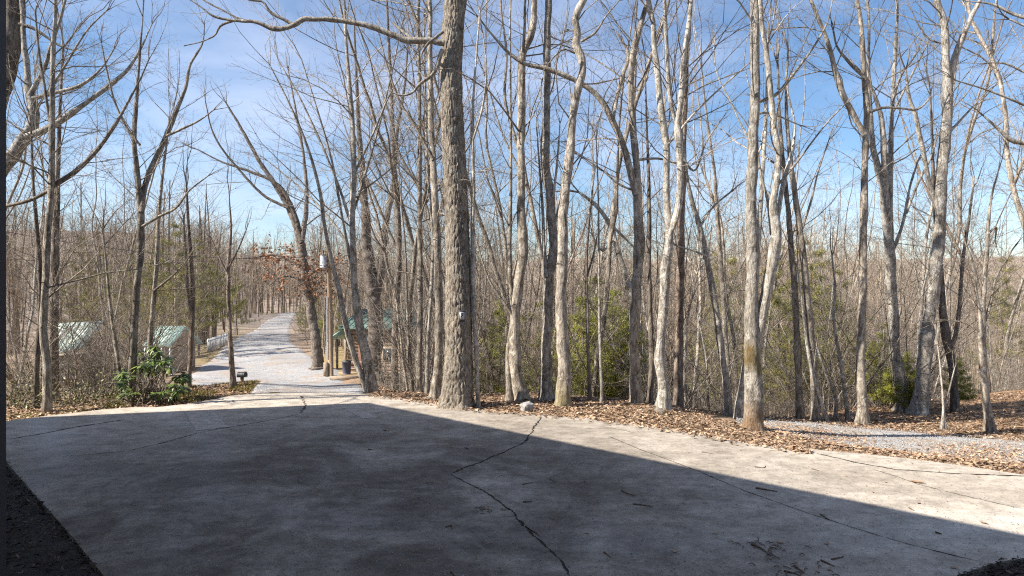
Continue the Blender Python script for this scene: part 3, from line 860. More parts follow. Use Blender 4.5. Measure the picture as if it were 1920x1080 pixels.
tree('straight grey tree right of the brown trunked tree, in front of the faded green roof', 15.0, M_DARK,
     [[(100, 750, 17), (101, 640, 16), (102, 540, 15), (104, 440, 12), (108, 340, 9), (112, 220, 6), (118, 90, 4)]], dens=1.7, clear=1.0, up=0.02)
tree('forked tree whose paler right stem leans right, beside the glossy green shrub', 11.6, M_TAN,
     [[(244, 757, 15), (249, 660, 14), (255, 560, 13), (263, 470, 13), (263, 400, 12), (258, 330, 10), (252, 265, 8), (257, 180, 6), (262, 100, 4), (268, 30, 2)]],
     [[(265, 398, 11), (272, 350, 10), (290, 303, 9), (311, 258, 9), (330, 210, 8), (348, 165, 6), (357, 120, 5), (380, 80, 3), (383, 45, 2)],
      [(312, 255, 5), (345, 240, 4), (375, 225, 3), (402, 205, 2)],
      [(262, 272, 5), (235, 235, 4), (215, 190, 4), (200, 130, 3), (190, 80, 2)],
      [(267, 425, 6), (300, 405, 5), (330, 390, 4), (352, 360, 3), (390, 330, 2)]], dens=1.2, clear=2.2)
tree('slender straight tree just right of the forked tree by the glossy shrub', 12.4, M_TAN,
     [[(281, 742, 10), (281, 660, 10), (288, 570, 9), (293, 500, 8), (298, 400, 7), (305, 330, 5), (312, 270, 4), (318, 220, 2)]],
     [[(290, 545, 5), (320, 520, 4), (345, 495, 3), (362, 470, 2)]], dens=1.3, clear=1.4)
tree('young leaning tree between the two green porch roofs', 13.0, M_TAN,
     [[(228, 750, 7), (222, 680, 7), (213, 620, 7), (206, 570, 6), (200, 500, 4), (192, 430, 3)]], dens=2.2, clear=0.8, up=0.02)
tree('small reddish tree alone on the verge in front of the gravel road', 13.8, M_RED,
     [[(437, 727, 10), (433, 670, 9), (431, 610, 8), (428, 550, 7), (429, 490, 6), (433, 430, 4), (430, 370, 2)]],
     [[(429, 520, 4), (410, 480, 3), (395, 445, 2)], [(430, 500, 4), (448, 465, 3), (462, 430, 2)]], dens=2.0, clear=1.0, lmax=1.4)
tree('thin reddish tree at the left road edge beside the porch with white posts', 17.0, M_RED,
     [[(354, 730, 8), (358, 650, 9), (361, 570, 8), (360, 500, 7), (354, 430, 5), (350, 350, 3)]],
     [[(361, 600, 6), (352, 540, 5), (349, 480, 4), (345, 420, 3)]], dens=1.6, clear=1.4)
# -- road and cabin side
tree('large dark oak leaning left over the gravel road, withered leaves on it', 48, M_DARK,
     [[(595, 692, 24), (594, 660, 20), (588, 610, 18), (578, 560, 17), (571, 510, 16), (565, 460, 16), (548, 405, 12), (518, 350, 9), (485, 300, 7), (455, 245, 5), (425, 195, 3)]],
     [[(566, 455, 10), (552, 400, 8), (525, 350, 6), (470, 322, 5), (415, 303, 3), (370, 280, 2)],
      [(567, 450, 10), (575, 380, 8), (570, 300, 6), (555, 210, 4), (540, 130, 2)],
      [(540, 390, 6), (500, 370, 5), (450, 320, 4), (400, 250, 3), (385, 190, 2)],
      [(570, 505, 6), (545, 490, 5), (515, 478, 4), (480, 482, 2)], [(575, 535, 6), (550, 520, 4), (525, 520, 3), (505, 535, 2)], [(574, 520, 6), (605, 500, 5), (632, 492, 3), (655, 500, 2)], [(582, 575, 6), (600, 552, 4), (622, 540, 3)]], dens=0.5, clear=9, lmax=8, ratio=0.5, lev=3)
tree('clump of three leaning grey stems at the slab edge right of the road mouth', 12.3, M_PALE,
     [[(697, 735, 18), (691, 690, 17), (682, 645, 17), (671, 595, 16), (665, 540, 14), (662, 480, 12), (660, 400, 11), (663, 330, 10), (662, 250, 9), (656, 170, 8), (649, 80, 6), (645, 0, 5)],
      [(687, 731, 10), (672, 690, 11), (656, 640, 11), (645, 590, 10), (635, 540, 9), (622, 490, 8), (610, 430, 7), (600, 360, 6), (578, 280, 5), (545, 200, 4), (505, 120, 2)],
      [(690, 730, 9), (683, 680, 9), (672, 620, 8), (668, 560, 7), (655, 480, 6), (640, 400, 5), (622, 300, 4), (590, 190, 3), (565, 110, 2)]],
     [[(661, 430, 6), (635, 350, 5), (598, 260, 4), (560, 180, 3), (520, 110, 2)], [(662, 400, 6), (690, 310, 5), (715, 220, 4), (738, 120, 3), (755, 40, 2)],
      [(663, 330, 5), (700, 250, 4), (735, 170, 3), (780, 100, 2)], [(661, 470, 5), (610, 400, 4), (560, 350, 3), (500, 300, 2)]], dens=1.3, clear=2.6, up=0.05)
tree('dark tree with a knotty base between the stem clump and the big oak', 21.0, M_DARK,
     [[(742, 718, 15), (740, 650, 13), (744, 560, 12), (748, 450, 11), (741, 340, 9), (735, 200, 7), (728, 60, 5), (725, 0, 4)]],
     [[(745, 470, 6), (715, 400, 5), (690, 340, 4), (660, 280, 3)]], dens=1.0, clear=3)
tree('massive dark forked trunk standing right behind the log cabin corner', 41.0, M_DARK,
     [[(702, 690, 28), (704, 620, 26), (700, 550, 24), (690, 480, 20), (686, 410, 17), (680, 330, 12), (672, 230, 8), (668, 130, 5), (664, 50, 3)]],
     [[(704, 560, 16), (716, 500, 14), (722, 430, 12), (738, 340, 9), (745, 250, 7), (760, 150, 4), (765, 80, 3)]], dens=0.5, clear=8, lmax=6, fixed=True)
tree('slim upright tree left of the two close trunks beside the big oak', 12.8, M_TAN,
     [[(786, 738, 12), (787, 640, 10), (788, 540, 10), (787, 440, 9), (787, 300, 8), (786, 150, 7), (785, 0, 6)]], dens=1.5, clear=1.8)
tree('straight brown tree standing almost against the left side of the big oak', 11.6, M_TAN,
     [[(814, 748, 17), (821, 690, 16), (823, 600, 16), (822, 530, 15), (820, 460, 14), (816, 380, 13), (812, 300, 12), (808, 200, 10), (806, 100, 9), (805, 0, 8)]],
     [[(812, 300, 6), (780, 240, 5), (750, 190, 4), (725, 120, 3), (710, 60, 2)]], dens=1.2, clear=2.4)
tree('thin pole-like tree squeezed between two brown trunks left of the big oak', 13.2, M_PALE,
     [[(801, 740, 8), (803, 640, 7), (809, 540, 7), (812, 450, 6), (803, 330, 5), (798, 200, 4), (795, 60, 3)]], dens=1.6, clear=1.6)
tree('pair of thin saplings with bent bases in front of the log cabin wall', 15.5, M_TAN,
     [[(775, 728, 6), (768, 690, 6), (766, 640, 5), (763, 560, 5), (760, 470, 4), (752, 380, 3)], [(765, 722, 5), (757, 680, 5), (750, 620, 4), (740, 540, 3)]], dens=2.0, clear=1.0, up=0.02)
# -- right of the big oak
tree('twin stemmed tree nearest to the right of the big oak, behind the grey rock', 11.4, M_TAN,
     [[(974, 752, 24), (967, 700, 21), (966, 640, 20), (967, 590, 19), (973, 530, 18), (980, 470, 18), (977, 400, 16), (977, 330, 16), (978, 260, 15), (977, 190, 14), (979, 130, 13), (981, 100, 14), (993, 70, 13), (1001, 40, 12), (1002, 0, 11)],
      [(956, 750, 13), (953, 690, 11), (955, 640, 10), (962, 590, 10), (957, 530, 9), (955, 480, 8), (957, 400, 7), (958, 300, 5), (957, 150, 4), (958, 0, 3)]],
     [[(962, 592, 6), (940, 560, 5), (920, 530, 4), (905, 490, 3), (890, 440, 2)], [(981, 98, 6), (984, 50, 5), (985, 0, 4)]], dens=0.9, clear=2.6)
tree('smooth pale grey tree with a kink halfway, second right of the big oak', 11.3, M_PALE,
     [[(1023, 751, 24), (1025, 690, 20), (1023, 640, 19), (1027, 580, 18), (1030, 520, 17), (1037, 455, 18), (1033, 400, 18), (1031, 360, 18), (1023, 322, 17), (1022, 280, 16), (1024, 200, 15), (1026, 130, 14), (1026, 60, 13), (1029, 0, 12)]],
     [[(1025, 520, 9), (1020, 460, 7), (1018, 400, 5), (1012, 320, 4), (1005, 220, 2)], [(1037, 370, 5), (1045, 300, 4), (1050, 230, 2)]], dens=0.9, clear=2.8)
tree('sinuous tan tree with swollen bends near its top, bare leaf litter at its mossy foot', 10.7, M_MOSSFOOT,
     [[(1056, 763, 27), (1057, 700, 24), (1055, 640, 23), (1053, 560, 21), (1056, 480, 20), (1057, 400, 18), (1063, 340, 17), (1071, 260, 16), (1076, 200, 15), (1085, 160, 16), (1093, 130, 15), (1090, 108, 15), (1081, 85, 14), (1083, 60, 13), (1079, 40, 13), (1086, 15, 13), (1094, 0, 13)]],
     [[(1089, 78, 5), (1115, 62, 4), (1135, 32, 3), (1162, 0, 2)], [(1078, 100, 4), (1060, 92, 4), (1040, 105, 3), (1030, 118, 2)]], dens=0.8, clear=2.8)
tree('rough barked tree that forks high with a long limb reaching far left', 13.3, M_TAN,
     [[(1194, 757, 20), (1191, 700, 19), (1188, 640, 18), (1192, 560, 20), (1196, 500, 20), (1198, 430, 20), (1196, 390, 18), (1194, 350, 15), (1192, 300, 13), (1187, 240, 12), (1183, 180, 11), (1183, 140, 11), (1187, 105, 12), (1196, 65, 11), (1206, 30, 9), (1214, 0, 8)]],
     [[(1193, 365, 14), (1180, 312, 12), (1165, 262, 11), (1148, 226, 11), (1130, 192, 11), (1112, 172, 10), (1085, 155, 9), (1055, 140, 9), (1020, 128, 8), (985, 120, 7), (955, 100, 6), (925, 68, 4), (895, 30, 3)],
      [(1150, 228, 6), (1158, 180, 6), (1168, 140, 7), (1178, 105, 7), (1172, 85, 5)],
      [(1196, 300, 5), (1240, 298, 4), (1262, 305, 3)], [(1196, 360, 4), (1160, 345, 4), (1130, 320, 3), (1085, 290, 2)]], dens=0.8, clear=4.2)
tree('thin dark tree between the rough barked fork and the pale forked tree', 14.6, M_DARK,
     [[(1219, 757, 11), (1222, 690, 10), (1220, 600, 9), (1217, 500, 8), (1217, 400, 8), (1216, 330, 6), (1213, 250, 4), (1210, 150, 3)]], dens=1.3, clear=3)
tree('pale blotchy tree that splits in a narrow V halfway up, log end at its foot', 11.2, M_PALE,
     [[(1243, 768, 21), (1243, 720, 19), (1238, 680, 17), (1240, 620, 17), (1246, 560, 17), (1248, 500, 17), (1254, 445, 16), (1252, 410, 13), (1250, 370, 12), (1250, 320, 12), (1249, 270, 13), (1243, 230, 13), (1238, 190, 12), (1233, 140, 11), (1227, 90, 10), (1224, 40, 9), (1216, 0, 9)],
      [(1256, 440, 11), (1266, 410, 13), (1273, 380, 13), (1276, 330, 13), (1275, 290, 13), (1271, 240, 13), (1275, 205, 10), (1279, 160, 11), (1281, 120, 10), (1286, 80, 9), (1294, 30, 8), (1296, 0, 7)]],
     [[(1270, 242, 8), (1259, 200, 8), (1253, 140, 8), (1250, 80, 7), (1246, 0, 6)], [(1254, 270, 4), (1300, 215, 4), (1340, 175, 3), (1380, 140, 3), (1405, 118, 2)],
      [(1277, 290, 4), (1300, 320, 4), (1325, 265, 3), (1352, 225, 2)]], dens=1.0, clear=3.4)
tree('straight reddish brown tree directly right of the pale narrow V tree', 12.6, M_RED,
     [[(1271, 763, 18), (1272, 700, 17), (1274, 600, 15), (1276, 500, 15), (1277, 430, 14), (1280, 340, 12), (1283, 240, 9), (1288, 120, 7), (1292, 0, 5)]], dens=0.8, clear=4)
tree('white barked tree leaning left between the V tree and the mossy double trunk', 12.0, M_PALE,
     [[(1365, 774, 16), (1361, 720, 14), (1353, 660, 13), (1345, 600, 13), (1333, 530, 12), (1322, 470, 11), (1311, 420, 10), (1301, 390, 9), (1290, 345, 7), (1283, 290, 5), (1275, 220, 3)]],
     [[(1325, 480, 4), (1300, 470, 3), (1270, 462, 2)], [(1312, 425, 5), (1340, 385, 4), (1370, 360, 3)]], dens=1.2, clear=3)
tree('slim tan tree crossing behind the white barked leaning tree', 17.0, M_TAN,
     [[(1368, 760, 10), (1364, 680, 10), (1358, 600, 9), (1353, 520, 9), (1347, 430, 8), (1340, 330, 6), (1325, 220, 4), (1315, 130, 3)]], dens=1.0, clear=4)
tree('stout double trunk with yellow moss in its crotch at the slab corner', 9.3, M_MOSSY,
     [[(1409, 808, 38), (1412, 780, 33), (1412, 720, 32), (1409, 670, 31), (1409, 620, 27), (1409, 560, 25), (1410, 500, 23), (1410, 440, 21), (1409, 380, 20), (1410, 320, 19), (1412, 260, 19), (1416, 200, 18), (1416, 140, 17), (1416, 80, 16), (1415, 0, 15)],
      [(1416, 690, 14), (1424, 620, 19), (1438, 545, 21), (1451, 480, 21), (1456, 430, 18), (1450, 385, 14), (1458, 330, 11), (1459, 290, 10), (1451, 240, 10), (1445, 180, 10), (1437, 100, 9), (1429, 50, 8), (1425, 0, 7)]],
     [[(1422, 192, 6), (1455, 177, 6), (1480, 148, 5), (1502, 120, 5), (1532, 78, 4), (1550, 45, 3), (1561, 0, 2)],
      [(1455, 425, 10), (1464, 370, 9), (1475, 320, 8), (1483, 290, 6), (1490, 240, 4), (1478, 180, 3)],
      [(1460, 345, 5), (1490, 310, 4), (1520, 270, 3), (1560, 220, 3), (1585, 195, 2)],
      [(1424, 212, 4), (1450, 213, 4), (1470, 222, 3), (1500, 235, 2)], [(1406, 262, 4), (1390, 235, 3), (1370, 190, 3), (1345, 140, 2), (1338, 85, 2)],
      [(1447, 440, 8), (1440, 380, 6), (1425, 320, 5), (1420, 270, 4)]], dens=0.9, clear=3.2, sides=16, flare=0.15)
tree('leaning pale trunk half hidden by the foot of the mossy double trunk', 11.7, M_PALE,
     [[(1387, 776, 18), (1394, 720, 16), (1404, 650, 14), (1414, 560, 12), (1422, 460, 10), (1428, 350, 8), (1436, 220, 6), (1440, 80, 4)]], dens=0.9, clear=4)
tree('mottled upright tree first right of the mossy double trunk', 13.6, M_TAN,
     [[(1500, 788, 14), (1497, 700, 12), (1493, 600, 11), (1490, 540, 11), (1484, 470, 10), (1478, 400, 9), (1470, 320, 8), (1462, 230, 6), (1458, 120, 4)]], dens=1.1, clear=3)
tree('mottled tree with a curved top second right of the mossy double trunk', 13.2, M_TAN,
     [[(1530, 791, 15), (1525, 700, 14), (1517, 600, 13), (1512, 540, 12), (1505, 470, 12), (1496, 400, 11), (1486, 330, 9), (1478, 260, 7), (1474, 180, 5), (1478, 90, 3)]],
     [[(1500, 440, 5), (1520, 380, 4), (1535, 320, 3), (1555, 260, 2)]], dens=1.1, clear=3)
tree('thin white sapling leaning left beside the gravel path start', 12.0, M_PALE,
     [[(1550, 793, 7), (1535, 740, 6), (1520, 685, 6), (1511, 630, 5), (1504, 570, 4), (1495, 500, 3)], [(1524, 700, 4), (1529, 670, 3), (1532, 640, 2)]], dens=2.2, clear=1.0)
tree('thin tan sapling with a curved stem mid way along the gravel path', 11.8, M_PALE,
     [[(1589, 790, 8), (1583, 730, 7), (1573, 660, 6), (1563, 600, 5), (1566, 550, 4), (1560, 480, 3)]], dens=2.2, clear=1.0)
tree('bent thin sapling with a dog-leg stem by the gravel path', 12.2, M_PALE,
     [[(1566, 788, 6), (1568, 750, 6), (1560, 725, 5), (1548, 700, 5), (1535, 660, 4), (1520, 610, 3)]], dens=2.2, clear=0.6)
tree('dark straight tree with a reddish side limb beside the middle of the gravel path', 11.3, M_TAN,
     [[(1619, 797, 19), (1616, 740, 17), (1613, 680, 16), (1614, 620, 15), (1616, 560, 14), (1617, 500, 14), (1618, 440, 13), (1620, 400, 12), (1622, 330, 12), (1624, 260, 11), (1625, 200, 11), (1622, 155, 10), (1618, 100, 9), (1615, 50, 8), (1607, 0, 6)]],
     [[(1622, 252, 10), (1600, 215, 11), (1578, 172, 11), (1566, 132, 10), (1556, 92, 9), (1546, 62, 8), (1532, 30, 7), (1520, 0, 6)],
      [(1631, 210, 5), (1650, 203, 5), (1690, 203, 4), (1720, 205, 4), (1738, 190, 3), (1749, 158, 2)],
      [(1625, 148, 6), (1606, 132, 5), (1588, 112, 5), (1570, 88, 4), (1562, 55, 3)]], dens=1.0, clear=3.6)
tree('pale smooth tree splitting into three upright stems, left of the thickest right trunk', 13.4, M_PALE,
     [[(1692, 772, 22), (1684, 700, 20), (1677, 640, 19), (1674, 580, 18), (1670, 520, 18), (1667, 455, 17), (1660, 400, 14), (1654, 350, 12), (1645, 310, 12), (1638, 278, 10), (1632, 210, 8), (1628, 120, 6), (1625, 0, 5)],
      [(1667, 450, 10), (1664, 395, 11), (1658, 330, 12), (1657, 270, 11), (1654, 230, 9), (1646, 195, 7), (1634, 165, 5)],
      [(1671, 455, 9), (1670, 380, 9), (1670, 300, 9), (1672, 220, 8), (1675, 150, 7), (1680, 80, 6), (1682, 0, 5)]],
     [[(1671, 475, 9), (1685, 442, 7), (1697, 400, 6), (1706, 350, 4), (1722, 300, 3)], [(1672, 215, 5), (1700, 160, 4), (1725, 110, 3), (1745, 70, 2)],
      [(1674, 190, 5), (1690, 140, 5), (1712, 110, 3)]], dens=1.0, clear=4)
tree('thickest pale trunk on the right, leaning right with a high V fork', 12.6, M_PALE,
     [[(1724, 778, 28), (1730, 720, 25), (1736, 660, 24), (1745, 600, 23), (1751, 540, 22), (1757, 480, 21), (1761, 410, 20), (1765, 350, 20), (1768, 300, 19), (1773, 250, 18), (1777, 200, 17), (1777, 160, 17), (1775, 120, 13), (1773, 80, 12), (1769, 40, 12), (1757, 0, 11)],
      [(1779, 165, 12), (1788, 115, 12), (1800, 82, 11), (1815, 46, 9), (1830, 15, 8), (1838, 0, 7)]],
     [[(1757, 385, 12), (1741, 340, 9), (1735, 310, 9), (1726, 262, 9), (1716, 215, 7), (1704, 180, 6), (1698, 130, 4)],
      [(1779, 250, 6), (1800, 226, 5), (1826, 198, 3)], [(1700, 400, 4), (1720, 345, 5), (1745, 295, 4), (1758, 255, 3)],
      [(1770, 82, 4), (1745, 75, 3), (1725, 52, 3), (1712, 25, 2)]], dens=1.0, clear=4)
tree('dark curved trunk bowing left behind the bright green little pine', 16.5, M_DARK,
     [[(1790, 775, 14), (1788, 720, 15), (1785, 680, 15), (1776, 640, 15), (1768, 590, 13), (1764, 530, 12), (1758, 460, 10), (1752, 380, 8), (1748, 280, 5), (1745, 180, 3)]],
     [[(1786, 655, 8), (1796, 600, 7), (1801, 540, 7), (1806, 480, 6), (1815, 420, 5), (1825, 350, 3)]], dens=1.1, clear=3)
tree('slender tree with a candelabra of three stems on the right leaf slope', 10.8, M_TAN,
     [[(1856, 812, 16), (1850, 760, 14), (1844, 700, 13), (1841, 640, 12), (1841, 600, 11), (1845, 540, 8), (1850, 480, 7), (1853, 420, 6), (1861, 360, 4), (1872, 320, 2)],
      [(1840, 605, 8), (1834, 540, 6), (1822, 490, 5), (1810, 455, 3), (1800, 420, 2)]],
     [[(1843, 612, 6), (1858, 565, 5), (1868, 520, 4), (1890, 482, 3), (1900, 465, 2)], [(1838, 622, 4), (1812, 606, 3), (1770, 600, 2)],
      [(1852, 440, 4), (1868, 425, 4), (1866, 450, 2)]], dens=1.6, clear=1.4, lmax=1.6)
tree('forked twiggy sapling on the leaf slope left of the candelabra tree', 11.6, M_PALE,
     [[(1766, 808, 6), (1769, 775, 5), (1768, 740, 4), (1763, 690, 3), (1755, 620, 2)], [(1773, 806, 5), (1769, 772, 4), (1780, 730, 3), (1790, 690, 2)]], dens=2.0, clear=0.5, lmax=0.9)
tree('tree outside the right edge whose pale limbs reach into the picture', 9.6, M_PALE,
     [[(2010, 850, 34), (2000, 650, 30), (1990, 450, 28), (1982, 300, 25), (1985, 150, 22), (1990, 0, 20)]],
     [[(1984, 290, 10), (1940, 272, 9), (1895, 262, 8), (1870, 240, 5), (1842, 215, 3)], [(1986, 70, 9), (1940, 40, 7), (1900, 26, 6), (1860, 8, 4), (1810, 2, 2)],
      [(1984, 215, 6), (1930, 200, 5), (1880, 180, 4), (1840, 165, 3), (1790, 150, 2)], [(1986, 100, 6), (1950, 60, 5), (1920, 48, 4), (1890, 35, 3)],
      [(1984, 140, 5), (1930, 138, 4), (1880, 118, 3), (1850, 118, 2)]], dens=1.0, clear=3.0)
tree('leaning pale tree low behind the rough barked fork', 17.5, M_PALE,
     [[(1218, 745, 13), (1205, 660, 12), (1190, 580, 12), (1172, 512, 11), (1156, 462, 10), (1140, 415, 9), (1117, 384, 7), (1085, 360, 4)]],
     [[(1141, 418, 6), (1165, 440, 5), (1195, 470, 3)], [(1150, 450, 5), (1130, 470, 4), (1110, 440, 3)]], dens=1.2, clear=4)
tree('tall thin pale sapling between the sinuous tan tree and the rough fork', 15.0, M_PALE,
     [[(1129, 757, 6), (1126, 680, 5), (1124, 580, 5), (1123, 480, 4), (1122, 380, 3), (1118, 260, 2)]], dens=1.2, clear=2.5)
tree('tall thin brown sapling in front of the green pines right of the sinuous tree', 14.4, M_DARK,
     [[(1106, 755, 7), (1103, 680, 6), (1101, 580, 6), (1100, 480, 5), (1106, 400, 4), (1115, 320, 2)]], [[(1100, 520, 4), (1113, 475, 3), (1120, 440, 2)]], dens=1.2, clear=2.5)
tree('slim grey tree between the big oak and the twin stemmed tree', 14.0, M_PALE,
     [[(897, 765, 8), (893, 660, 8), (888, 560, 8), (886, 460, 8), (888, 340, 7), (886, 240, 6), (892, 120, 4), (900, 20, 3)]], [[(888, 260, 4), (905, 200, 4), (912, 130, 3), (905, 60, 2)]], dens=1.3, clear=2.5)
for s in T:
    hero(s)

# ------------------------------------------------------------------ the big oak with plated bark
def big_oak():
    rng = np.random.default_rng(7)
    d0 = ground_hit(856, 765, 10.6)
    bx = (856 - 960) / F * d0
    gz = tz1(bx, d0)
    root = empty('big_oak', (bx, d0, gz))
    tag(root, 'biggest oak at the slab edge, plated bark, a long limb to the left', 'tree')
    org = np.array([bx, d0, gz])
    line = [(854, 775, 78), (855, 762, 72), (857, 740, 63), (859, 710, 56), (860, 650, 53), (860, 600, 52), (859, 500, 48), (856, 400, 46), (852, 300, 44), (847, 200, 42), (846, 120, 42), (849, 60, 42), (854, 0, 42), (860, -90, 40), (866, -260, 34), (868, -460, 27)]
    P = np.array([ray(x, y, d0 + 0.02 * i) for i, (x, y, w) in enumerate(line)]) - org
    W = np.array([w for _, _, w in line]) / 2 / F * d0
    Q, R = smooth_path(P, W, 0.022)
    k = 150
    n = len(Q)
    ang = np.arange(k) * 2 * math.pi / k
    # vertical plates: jittered cells, long in height; furrows between them
    Zc = np.concatenate([[0], np.cumsum(np.linalg.norm(np.diff(Q, axis=0), axis=1))])
    circ = R.mean() * 2 * math.pi
    cw, ch = 0.045, 0.16
    na = int(circ / cw); nh = int(Zc[-1] / ch) + 2
    best = np.full((n, k), 9.0); second = np.full((n, k), 9.0); cid = np.zeros((n, k), int)
    A, ZZ = np.meshgrid(ang / (2 * math.pi) * na, Zc / ch)
    wobA = np.zeros_like(A)
    for ph, am, fz, fa in ((0.3, 0.35, 0.9, 1.0), (1.7, 0.25, 2.1, 3.0)):
        wobA += am * np.sin(ZZ * fz + ph + np.sin(A / na * 2 * math.pi * fa))
    A2 = A + wobA
    ja = rng.uniform(-0.42, 0.42, (nh + 4, na)); jh = rng.uniform(-0.45, 0.45, (nh + 4, na)); lift = rng.uniform(0.5, 1.0, (nh + 4, na))
    ia = np.floor(A2).astype(int); ih = np.floor(ZZ).astype(int)
    for da in (-1, 0, 1):
        for dh in (-1, 0, 1):
            ca = ia + da; chh = np.clip(ih + dh, -1, nh) + 1
            cm = np.mod(ca, na)
            dx = (ca + 0.5 + ja[chh, cm] - A2); dy = (ih + dh + 0.5 + jh[chh, cm] - ZZ)
            dist = np.abs(dx) * 0.95 + np.abs(dy) * 0.75
            new = dist < best
            second = np.where(new, best, np.minimum(second, dist)); 
            cid = np.where(new, chh * na + cm, cid)
            best = np.where(new, dist, best)
    edge = np.clip((second - best) / 0.34, 0, 1) ** 0.6
    fine = stem_rough(n, k, rng, 1.0) - 1
    depth = 0.027
    rough_abs = (edge * lift.ravel()[cid] - 0.8) * depth + fine * 0.0022
    # root flare lobes
    fl = np.exp(-np.clip(Q[:, 2], 0, 9) / 0.16)[:, None]
    lob = 1 + fl * (0.10 * np.cos(ang * 5 + 0.6) + 0.05 * np.cos(ang * 3 + 2))[None, :]
    low = stem_rough(n, k, np.random.default_rng(3), 1.0) - 1
    rough = lob * (1 + rough_abs / R[:, None])
    mb = MB(); mb.tube(Q, R, k, rough=rough)
    o = mb.build('trunk', M_BIG, root)
    limbs = [
     ([(832, 80, 15), (815, 78, 13), (800, 78, 12), (770, 75, 11), (740, 65, 11), (700, 51, 10), (665, 43, 10), (640, 40, 9), (615, 37, 9), (590, 36, 9), (570, 36, 9), (556, 45, 9), (540, 52, 9), (510, 53, 8), (480, 42, 7), (455, 40, 6), (430, 37, 5), (400, 30, 4), (375, 12, 3), (350, -5, 2)], -0.10),
     ([(552, 47, 6), (525, 33, 5), (505, 20, 5), (495, 5, 4), (470, 0, 4), (440, -15, 3)], -0.05),
     ([(440, 38, 4), (412, 50, 4), (403, 66, 3), (388, 74, 2), (345, 86, 2)], 0.1),
     ([(455, 40, 4), (420, 20, 3), (385, 2, 3), (360, -15, 2)], 0.15),
     ([(830, 95, 9), (826, 106, 8), (818, 130, 7), (806, 146, 6), (788, 158, 5), (768, 176, 4), (748, 178, 3), (732, 172, 2)], -0.2),
     ([(778, 76, 6), (755, 58, 5), (737, 42, 4)], 0.2),
     ([(830, 60, 5), (815, 72, 5), (800, 85, 5), (790, 105, 4), (795, 120, 3)], -0.3),
    ]
    crown = MB()
    for ln, dr in limbs:
        lens = np.concatenate([[0], np.cumsum(np.hypot(np.diff([p[0] for p in ln]), np.diff([p[1] for p in ln])))]) / F * d0
        base_d = d0 - 0.05 if ln[0][0] > 800 else d0 - 0.1 * (832 - ln[0][0]) / F * d0
        D = base_d + dr * lens
        P = np.array([ray(p[0], p[1], q) for p, q in zip(ln, D)]) - org
        W = np.array([p[2] for p in ln]) / 2 / F * D
        Q2, R2 = smooth_path(P, W, 0.06)
        kk = len(Q2)
        wv = np.stack([np.convolve(rng.normal(0, 1, kk + 20), np.ones(5) / 5, 'same')[10:-10][:kk] for _ in range(3)], axis=1)
        Q2 = Q2 + wv * (R2 * 0.35)[:, None]
        m2 = MB(); m2.tube(Q2, R2, 10, rough=stem_rough(kk, 10, rng, 0.12))
        m2.build('limb', M_TAN, root)
        ramify(crown, rng, Q2, R2, 1, 3, 1.5, 0.35, -0.01, 0.2, 0.35, lmax=1.3)
    # upper fork above the frame
    for q in range(5):
        p0 = Q[-1 - q * 25]; Qb, Rb = grow_branch(rng, p0, unit(np.array([rng.normal(0, 1), rng.normal(0, 1), 1.6])), 6.5, 0.11, 10, 0.1, 0.05)
        crown.tube(Qb, Rb, 7)
        ramify(crown, rng, Qb, Rb, 1, 2, 0.8, 0.45, 0.05, 0.15, 0.2)
    crown.build('crown', M_TWIG, root)
    return root, org, d0
oak, oak_org, oak_d = big_oak()

# moss and soil stain patches are left to bark colour; trail camera strapped to the oak
def trail_camera():
    p = ray(866, 594, oak_d - 0.27)
    t = empty('trail_camera', tuple(p), rad(8))
    tag(t, 'small dark trail camera box strapped to the big oak trunk', 'camera')
    m = MB(); m.box((0, 0, 0), (0.092, 0.07, 0.165)); m.build('case', M_DKMETAL, t, smooth=False)
    m = MB(); m.box((0.002, -0.038, 0.015), (0.074, 0.012, 0.11)); m.build('faceplate', M_METAL, t, smooth=False)
    m = MB(); m.tube([(0, -0.042, 0.01), (0, -0.052, 0.01)], [0.02, 0.02], 14, cap=True); m.build('lens', M_BLACK, t, smooth=False)
    m = MB(); m.box((-0.002, -0.045, 0.052), (0.045, 0.006, 0.02)); m.build('sensor_window', M_BLACK, t, smooth=False)
    m = MB(); m.box((0, 0.03, 0.088), (0.10, 0.13, 0.012)); m.build('bracket', M_DKMETAL, t, smooth=False)
trail_camera()

# ------------------------------------------------------------------ background trees: shared variants, single copies
def make_variant(seed, h, r0, fork, dens, kind):
    rng = np.random.default_rng(seed)
    tr, cr = MB(), MB()
    n = int(h / 0.45)
    lean = rng.normal(0, 0.05, 2)
    pts = [np.array([0, 0, -0.5])]; d = unit(np.array([lean[0], lean[1], 1.0]))
    for i in range(n):
        d = d + rng.normal(0, 0.075, 3); d[2] += 0.07; d = unit(d)
        pts.append(pts[-1] + d * (h / n))
    P = np.array(pts); R = r0 * (1 - 0.86 * np.linspace(0, 1, n + 1) ** 1.1)
    Q, S = smooth_path(P, R, 0.3)
    S = S * (1 + 0.3 * np.exp(-np.clip(Q[:, 2], 0, 9) / 0.2))
    tr.tube(Q, S, 7)
    i0 = int(len(Q) * (0.22 if kind == 'low' else 0.38))
    stems = [(Q[i0:], S[i0:])]
    for f in range(fork):
        j = int(len(Q) * rng.uniform(0.25, 0.6))
        B, Rb = grow_branch(rng, Q[j], side_dir(rng, unit(Q[j + 1] - Q[j]), rng.uniform(0.3, 0.55)), h * rng.uniform(0.35, 0.55), S[j] * 0.68, 9, 0.09, 0.10, 0.15)
        tr.tube(B, Rb, 6)
        stems.append((B, Rb))
    for (a, b) in stems:
        ramify(cr, rng, a, b, 1, 3, dens, 0.42, 0.05, 0.15, 0.02, rmin=0.0028, lmax=h * 0.24)
    return tr, cr

